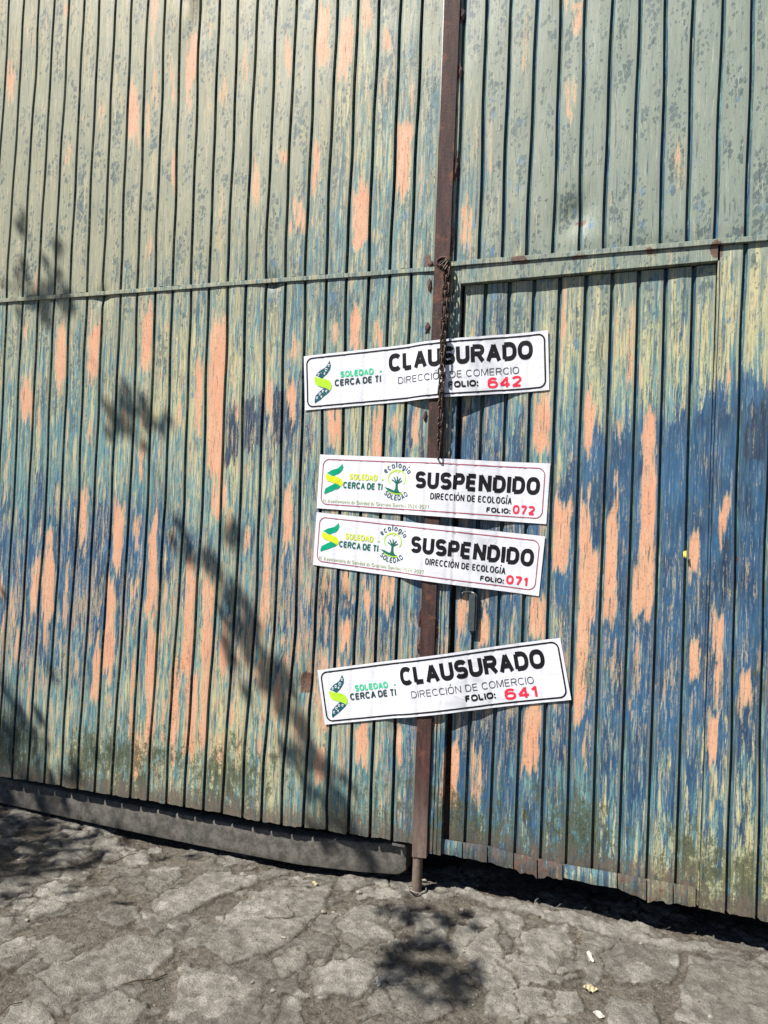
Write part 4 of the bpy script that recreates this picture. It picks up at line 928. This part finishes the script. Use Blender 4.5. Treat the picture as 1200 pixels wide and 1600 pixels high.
        s.blob('tree_trunk_mark', ([(cu+x/asp, cv+y) for x, y in trunk[0]], [(cu+x/asp, cv+y) for x, y in trunk[1]]), DGREEN, 2)
        for pts in ([(-.015,-.02),(-.06,.02),(-.095,.035)], [(-.01,-.01),(-.04,.055),(-.06,.085)], [(.0,.0),(.01,.06),(.0,.10)], [(.01,-.01),(.05,.05),(.07,.075)], [(.015,-.02),(.07,.01),(.10,.03)]):
            q(pts, .020, 'tree_branch_mark', DGREEN, 3)
        sw = ([(-.235,-.10),(-.17,-.15),(-.08,-.185),(.03,-.20),(.12,-.185)], [(-.235,-.10),(-.15,-.115),(-.07,-.145),(.02,-.165),(.12,-.185)])
        s.blob('swoosh_mark', ([(cu+x/asp, cv+y) for x, y in sw[0]], [(cu+x/asp, cv+y) for x, y in sw[1]]), DGREEN, 1)
        sw = ([(-.20,-.145),(-.10,-.20),(0,-.222),(.12,-.215)], [(-.20,-.145),(-.10,-.182),(0,-.205),(.12,-.195)])
        s.blob('swoosh_mark', ([(cu+x/asp, cv+y) for x, y in sw[0]], [(cu+x/asp, cv+y) for x, y in sw[1]]), LIME, 4)
def comercio(label, corners, folio, seed, du=0.0):
    s = Sticker(label, corners, .0008, seed); s.sheet(); s.border(INK, .0135, .055, .026, .11)
    s.logo(.045+du*.6, .124+du*.6, .11, .87, TEAL, LIME, TEAL, MV)
    s.text('agency_text', 'SOLEDAD', .163+du*.6, .307+du*.6, .535, .650, GREEN, .24, .95, .10)
    s.text('agency_text', 'CERCA DE TÌ', .137+du*.6, .338+du*.6, .385, .510, NEAR, .24, .95, .09, .32)
    s.polys('accent_dot', [([(.333+du*.6, .56), (.3405+du*.6, .56), (.3405+du*.6, .59), (.333+du*.6, .59)], 0)], GREEN)
    s.text('heading_text', 'CLAUSURADO', .372+du, .942+du, .548, .868, INK, .255, .98, .08)
    s.text('department_text', 'DIRECCIÓN DE COMERCIO', .410+du, .888+du, .322, .440, INKG, .105, 1.05, .20, .45)
    s.text('folio_text', 'FOLIO:', .620+du, .735+du, .150, .262, INK, .27, 1.25, .12)
    s.text('folio_number', folio, .770+du, .897+du, .100, .285, RED, .21, 1.3, .14)
    return s
def ecologia(label, corners, folio, seed):
    s = Sticker(label, corners, .0045, seed); s.sheet(); s.border(MAROON, .019, .085, .016, .12)
    s.logo(.032, .118, .27, .85, EMER, LIMEY, EMER)
    s.text('agency_text', 'SOLEDAD', .147, .276, .560, .675, LIMEY, .24, .95, .10)
    s.text('agency_text', 'CERCA DE TÌ', .120, .302, .398, .520, DGREEN, .24, .95, .09, .32)
    s.polys('accent_dot', [([(.297, .575), (.3045, .575), (.3045, .605), (.297, .605)], 0)], LIME)
    s.tree_logo(.366, .560)
    s.arctext('ecology_text', 'ecología', .366, .560, .250, 146, 34, .12, SLATEINK, .15)
    s.arctext('ecology_text', 'SOLEDAD', .366, .560, .325, 222, 318, .095, SLATEINK, .2, True)
    s.text('heading_text', 'SUSPENDIDO', .452, .965, .468, .765, INK, .245, .86, .09)
    s.text('department_text', 'DIRECCIÓN DE ECOLOGÍA', .523, .856, .290, .402, INK, .17, .72, .12, .34)
    s.text('folio_text', 'FOLIO:', .757, .853, .130, .218, INK, .24, 1.05, .12)
    s.text('folio_number', folio, .862, .951, .132, .285, RED, .24, 1.2, .12)
    s.text('small_print', 'H. Ayuntamiento de Soledad de Graciano Sanchez 2024-2027', .028, .520, .118, .190, FAINT, .20, 1.15, .20, .5)
    return s
comercio('topmost notice, crossed by the chain: CLAUSURADO with red folio 642', [(474.7,556.8),(856,515.4),(857.9,608.9),(476.5,641.2)], '642', 1)
ecologia('notice reading SUSPENDIDO with red folio 072, just below the end of the chain', [(499.8,710),(859.6,724),(853.3,818.8),(494.5,794)], '072', 2)
ecologia('notice reading SUSPENDIDO with red folio 071, the third one down', [(494.5,800.3),(851.5,838),(841.7,931.5),(488.6,882.5)], '071', 3)
comercio('lowest notice, tilted up to the right: CLAUSURADO with red folio 641', [(495.7,1047.3),(875.2,996.7),(892.4,1093.8),(507.4,1132.4)], '641', 4, -.014)
# yellow bit of tape
p = at(1070, 866, .012); mb = MB(); V = []; F = []
for i in range(3):
    for j in range(5): V.append((p.x-.004+.004*i, .008-.002*math.sin(j*1.3)-.002*i, p.z-.010+.005*j+.0018*math.sin(i*2+j)))
for i in range(2):
    for j in range(4): a = i*5+j; F.append((a, a+5, a+6, a+1))
o = mesh_obj('tape_scrap', V, F, mat_simple('yellow_tape', (.75, .60, .02), (.6, .48, .02), 80, .5, .1)); md = o.modifiers.new('t', 'SOLIDIFY'); md.thickness = .0006
tag(o, 'tiny bright yellow scrap stuck in a groove of the wicket door', 'tape')

# ------------------------------------------------------------------ chain
c0 = at(699, 424, -.028)
chain = empty('chain', (c0.x, -.03, c0.z)); tag(chain, 'dark rusty steel chain hanging from the hole in the meeting bar', 'chain')
def link_mesh():
    pts = []; n = 8; hl, hw = .0110, .0074
    for k in range(n+1): t = math.pi*k/n; pts.append((hw*math.cos(t), 0, hl+hw*math.sin(t)))
    for k in range(n+1): t = math.pi+math.pi*k/n; pts.append((hw*math.cos(t), 0, -hl+hw*math.sin(t)))
    mb = MB(); mb.tube(pts, .0029, 8, closed=True)
    me = bpy.data.meshes.new('link'); me.from_pydata(mb.v, [], mb.f); me.update(); me.materials.append(MCH)
    me.polygons.foreach_set('use_smooth', [True]*len(me.polygons)); return me
LM = link_mesh()
zend = at(686, 704, -.03).z; pitch = .0272
def strand(x0, y0, z0, z1, ph, sway):
    z = z0; k = 0
    while z > z1:
        o = bpy.data.objects.new('link', LM); COL.objects.link(o); o.parent = chain
        t = (z0-z)/(z0-zend)
        x = x0+sway*t+random.uniform(-.0012, .0012); y = y0-.010*math.sin(math.pi*min(1, t*1.15))+random.uniform(-.001, .001)
        o.location = Vector((x, y, z-.012))-chain.location
        o.rotation_euler = (random.uniform(-.10, .10), random.uniform(-.12, .12), (math.pi/4 if (k+ph) % 2 == 0 else -math.pi/4)+random.uniform(-.25, .25))
        z -= pitch; k += 1
strand(c0.x-.006, -.0245, c0.z, zend+.004, 0, -.001)
strand(c0.x+.004, -.0275, c0.z+.008, zend-.006, 1, -.010)
for k in range(3):
    o = bpy.data.objects.new('link', LM); COL.objects.link(o); o.parent = chain; ph = at(692+3*k, 411+3*k, -.02)
    o.location = Vector((ph.x, -.016-.006*k, ph.z))-chain.location; o.rotation_euler = (.5, 1.2-.5*k, .8*k)

# ------------------------------------------------------------------ the tree out of frame whose bough throws the blurred shadow
MBARK = mat_simple('bark', (.10, .08, .06), (.06, .045, .035), 30, .9, .6, 0, .01)
MLEAF = mat_simple('leaves', (.05, .09, .03), (.08, .12, .04), 40, .6, .1)
def back(px, py, t, ground=False):
    p = at_ground(px, py) if ground else at(px, py); return p+SUN*t
tree = empty('shade_tree', (-5.2, -5.6, 0)); tag(tree, 'leafy tree beside the street whose bough throws blurred shadows over the gate', 'tree')
TD = 3.3
path = [back(-260, 300, TD), back(-60, 420, TD), back(75, 470, TD), back(200, 640, TD), back(290, 850, TD), back(400, 1010, TD), back(480, 1150, TD), back(535, 1270, TD), back(650, 1420, TD, True), back(700, 1500, TD, True)]
mb = MB()
trunk = [(-5.2, -5.6, -.1), (-5.25, -5.5, 1.2), (-5.1, -5.3, 2.6), (-5.2, -4.9, 4.0), (-5.3, -4.6, 5.2)]
mb.tube(trunk, [.24, .20, .17, .14, .11], 12); mb.build('trunk', MBARK, tree, True)
mb = MB(); pth = [Vector(trunk[-1])+Vector((.0, .05, -.05))]+path
radb = [.09, .04, .008, .002, .002, .003, .005, .005, .004, .005, .003]
mb.tube(pth, radb, 8)
rs = random.Random(3)
up = Vector((0, 0, 1))
for k in range(46):
    s0 = Vector(trunk[-1]); d = Vector((rs.uniform(-1, .1), rs.uniform(-.8, .8), rs.uniform(.1, 1))).normalized(); mb.tube([s0, s0+d*.7, s0+d*1.3+Vector((rs.uniform(-.3, .1), rs.uniform(-.3, .3), .1))], [.05, .03, .008], 6)
mb.build('bough', MBARK, tree, True)
lv = MB()
def leaf(c, size, rs):
    a = Vector((rs.uniform(-1, 1), rs.uniform(-1, 1), rs.uniform(-1, 1))).normalized(); b = a.orthogonal().normalized()
    p = [c-a*size, c+b*size*.45, c+a*size, c-b*size*.45]; lv.add(p, [(0, 1, 2, 3)])
clus = [((80,462),.040,60,0),((52,478),.030,34,0),((62,508),.02,14,0),((40,410),.022,12,0),((95,385),.015,8,0),((110,455),.02,14,0),((185,650),.030,56,0),((228,640),.030,40,0),((215,672),.018,14,0),((240,668),.012,8,0),
        ((272,828),.016,10,0),((296,862),.016,12,0),((340,888),.022,26,0),((345,815),.022,9,0),((366,938),.020,16,0),((378,985),.032,60,0),((360,1010),.018,12,0),((414,1040),.030,44,0),((440,1062),.024,26,0),((398,1075),.014,8,0),((470,1140),.024,26,0),((486,1186),.026,34,0),((460,1190),.014,9,0),((505,1232),.030,40,0),((528,1272),.036,46,0),((500,1290),.02,10,0),
        ((628,1412),.03,20,1),((650,1432),.035,34,1),((690,1440),.04,36,1),((640,1470),.04,46,1),((675,1478),.03,20,1),((650,1510),.04,80,1),((680,1530),.04,70,1),((700,1500),.03,20,1),((640,1550),.03,24,1),((700,1562),.03,22,1),((735,1425),.03,8,1),((610,1500),.02,10,1),((290,0),.025,15,0),((38,352),.02,7,0)]
tw = []
for (q, r, n_, g_) in clus:
    c = back(q[0], q[1], TD, bool(g_)); ns = max(2, n_//6)
    for k in range(ns):
        u = Vector((rs.gauss(0, 1), rs.gauss(0, .6), rs.gauss(0, 1)))*r*1.25; c2 = c+u
        tw.append([c+Vector((0, 0, .01)), c+u*.5+Vector((.004, 0, .006)), c2])
        for m_ in range(rs.randint(8, 14) if q[1] > 800 and not g_ else rs.randint(4, 8)): leaf(c2+Vector((rs.gauss(0, 1), rs.gauss(0, 1), rs.gauss(0, 1)))*r*.38, rs.uniform(.016, .034), rs)
for (q, n_, g_, r) in (((-60, 1230), 220, 0, .17), ((10, 1330), 200, 1, .17), ((-120, 1330), 260, 1, .25), ((-90, 1140), 160, 0, .15)):
    c = back(q[0], q[1], TD, bool(g_))
    for k in range(n_): leaf(c+Vector((rs.gauss(0, r), rs.gauss(0, r), rs.gauss(0, r))), rs.uniform(.03, .055), rs)
cc = Vector((-6.1, -4.6, 6.1))
for k in range(2600):
    d = Vector((rs.gauss(0, 1), rs.gauss(0, 1), rs.gauss(0, 1))).normalized()*rs.uniform(.4, 1)**.5; leaf(cc+Vector((d.x*1.3, d.y*1.5, d.z*1.0)), rs.uniform(.04, .08), rs)
lv.build('crown', MLEAF, tree)
mb = MB()
for t_ in tw: mb.tube(t_, [.003, .002, .001], 4)
mb.build('twigs', MBARK, tree)
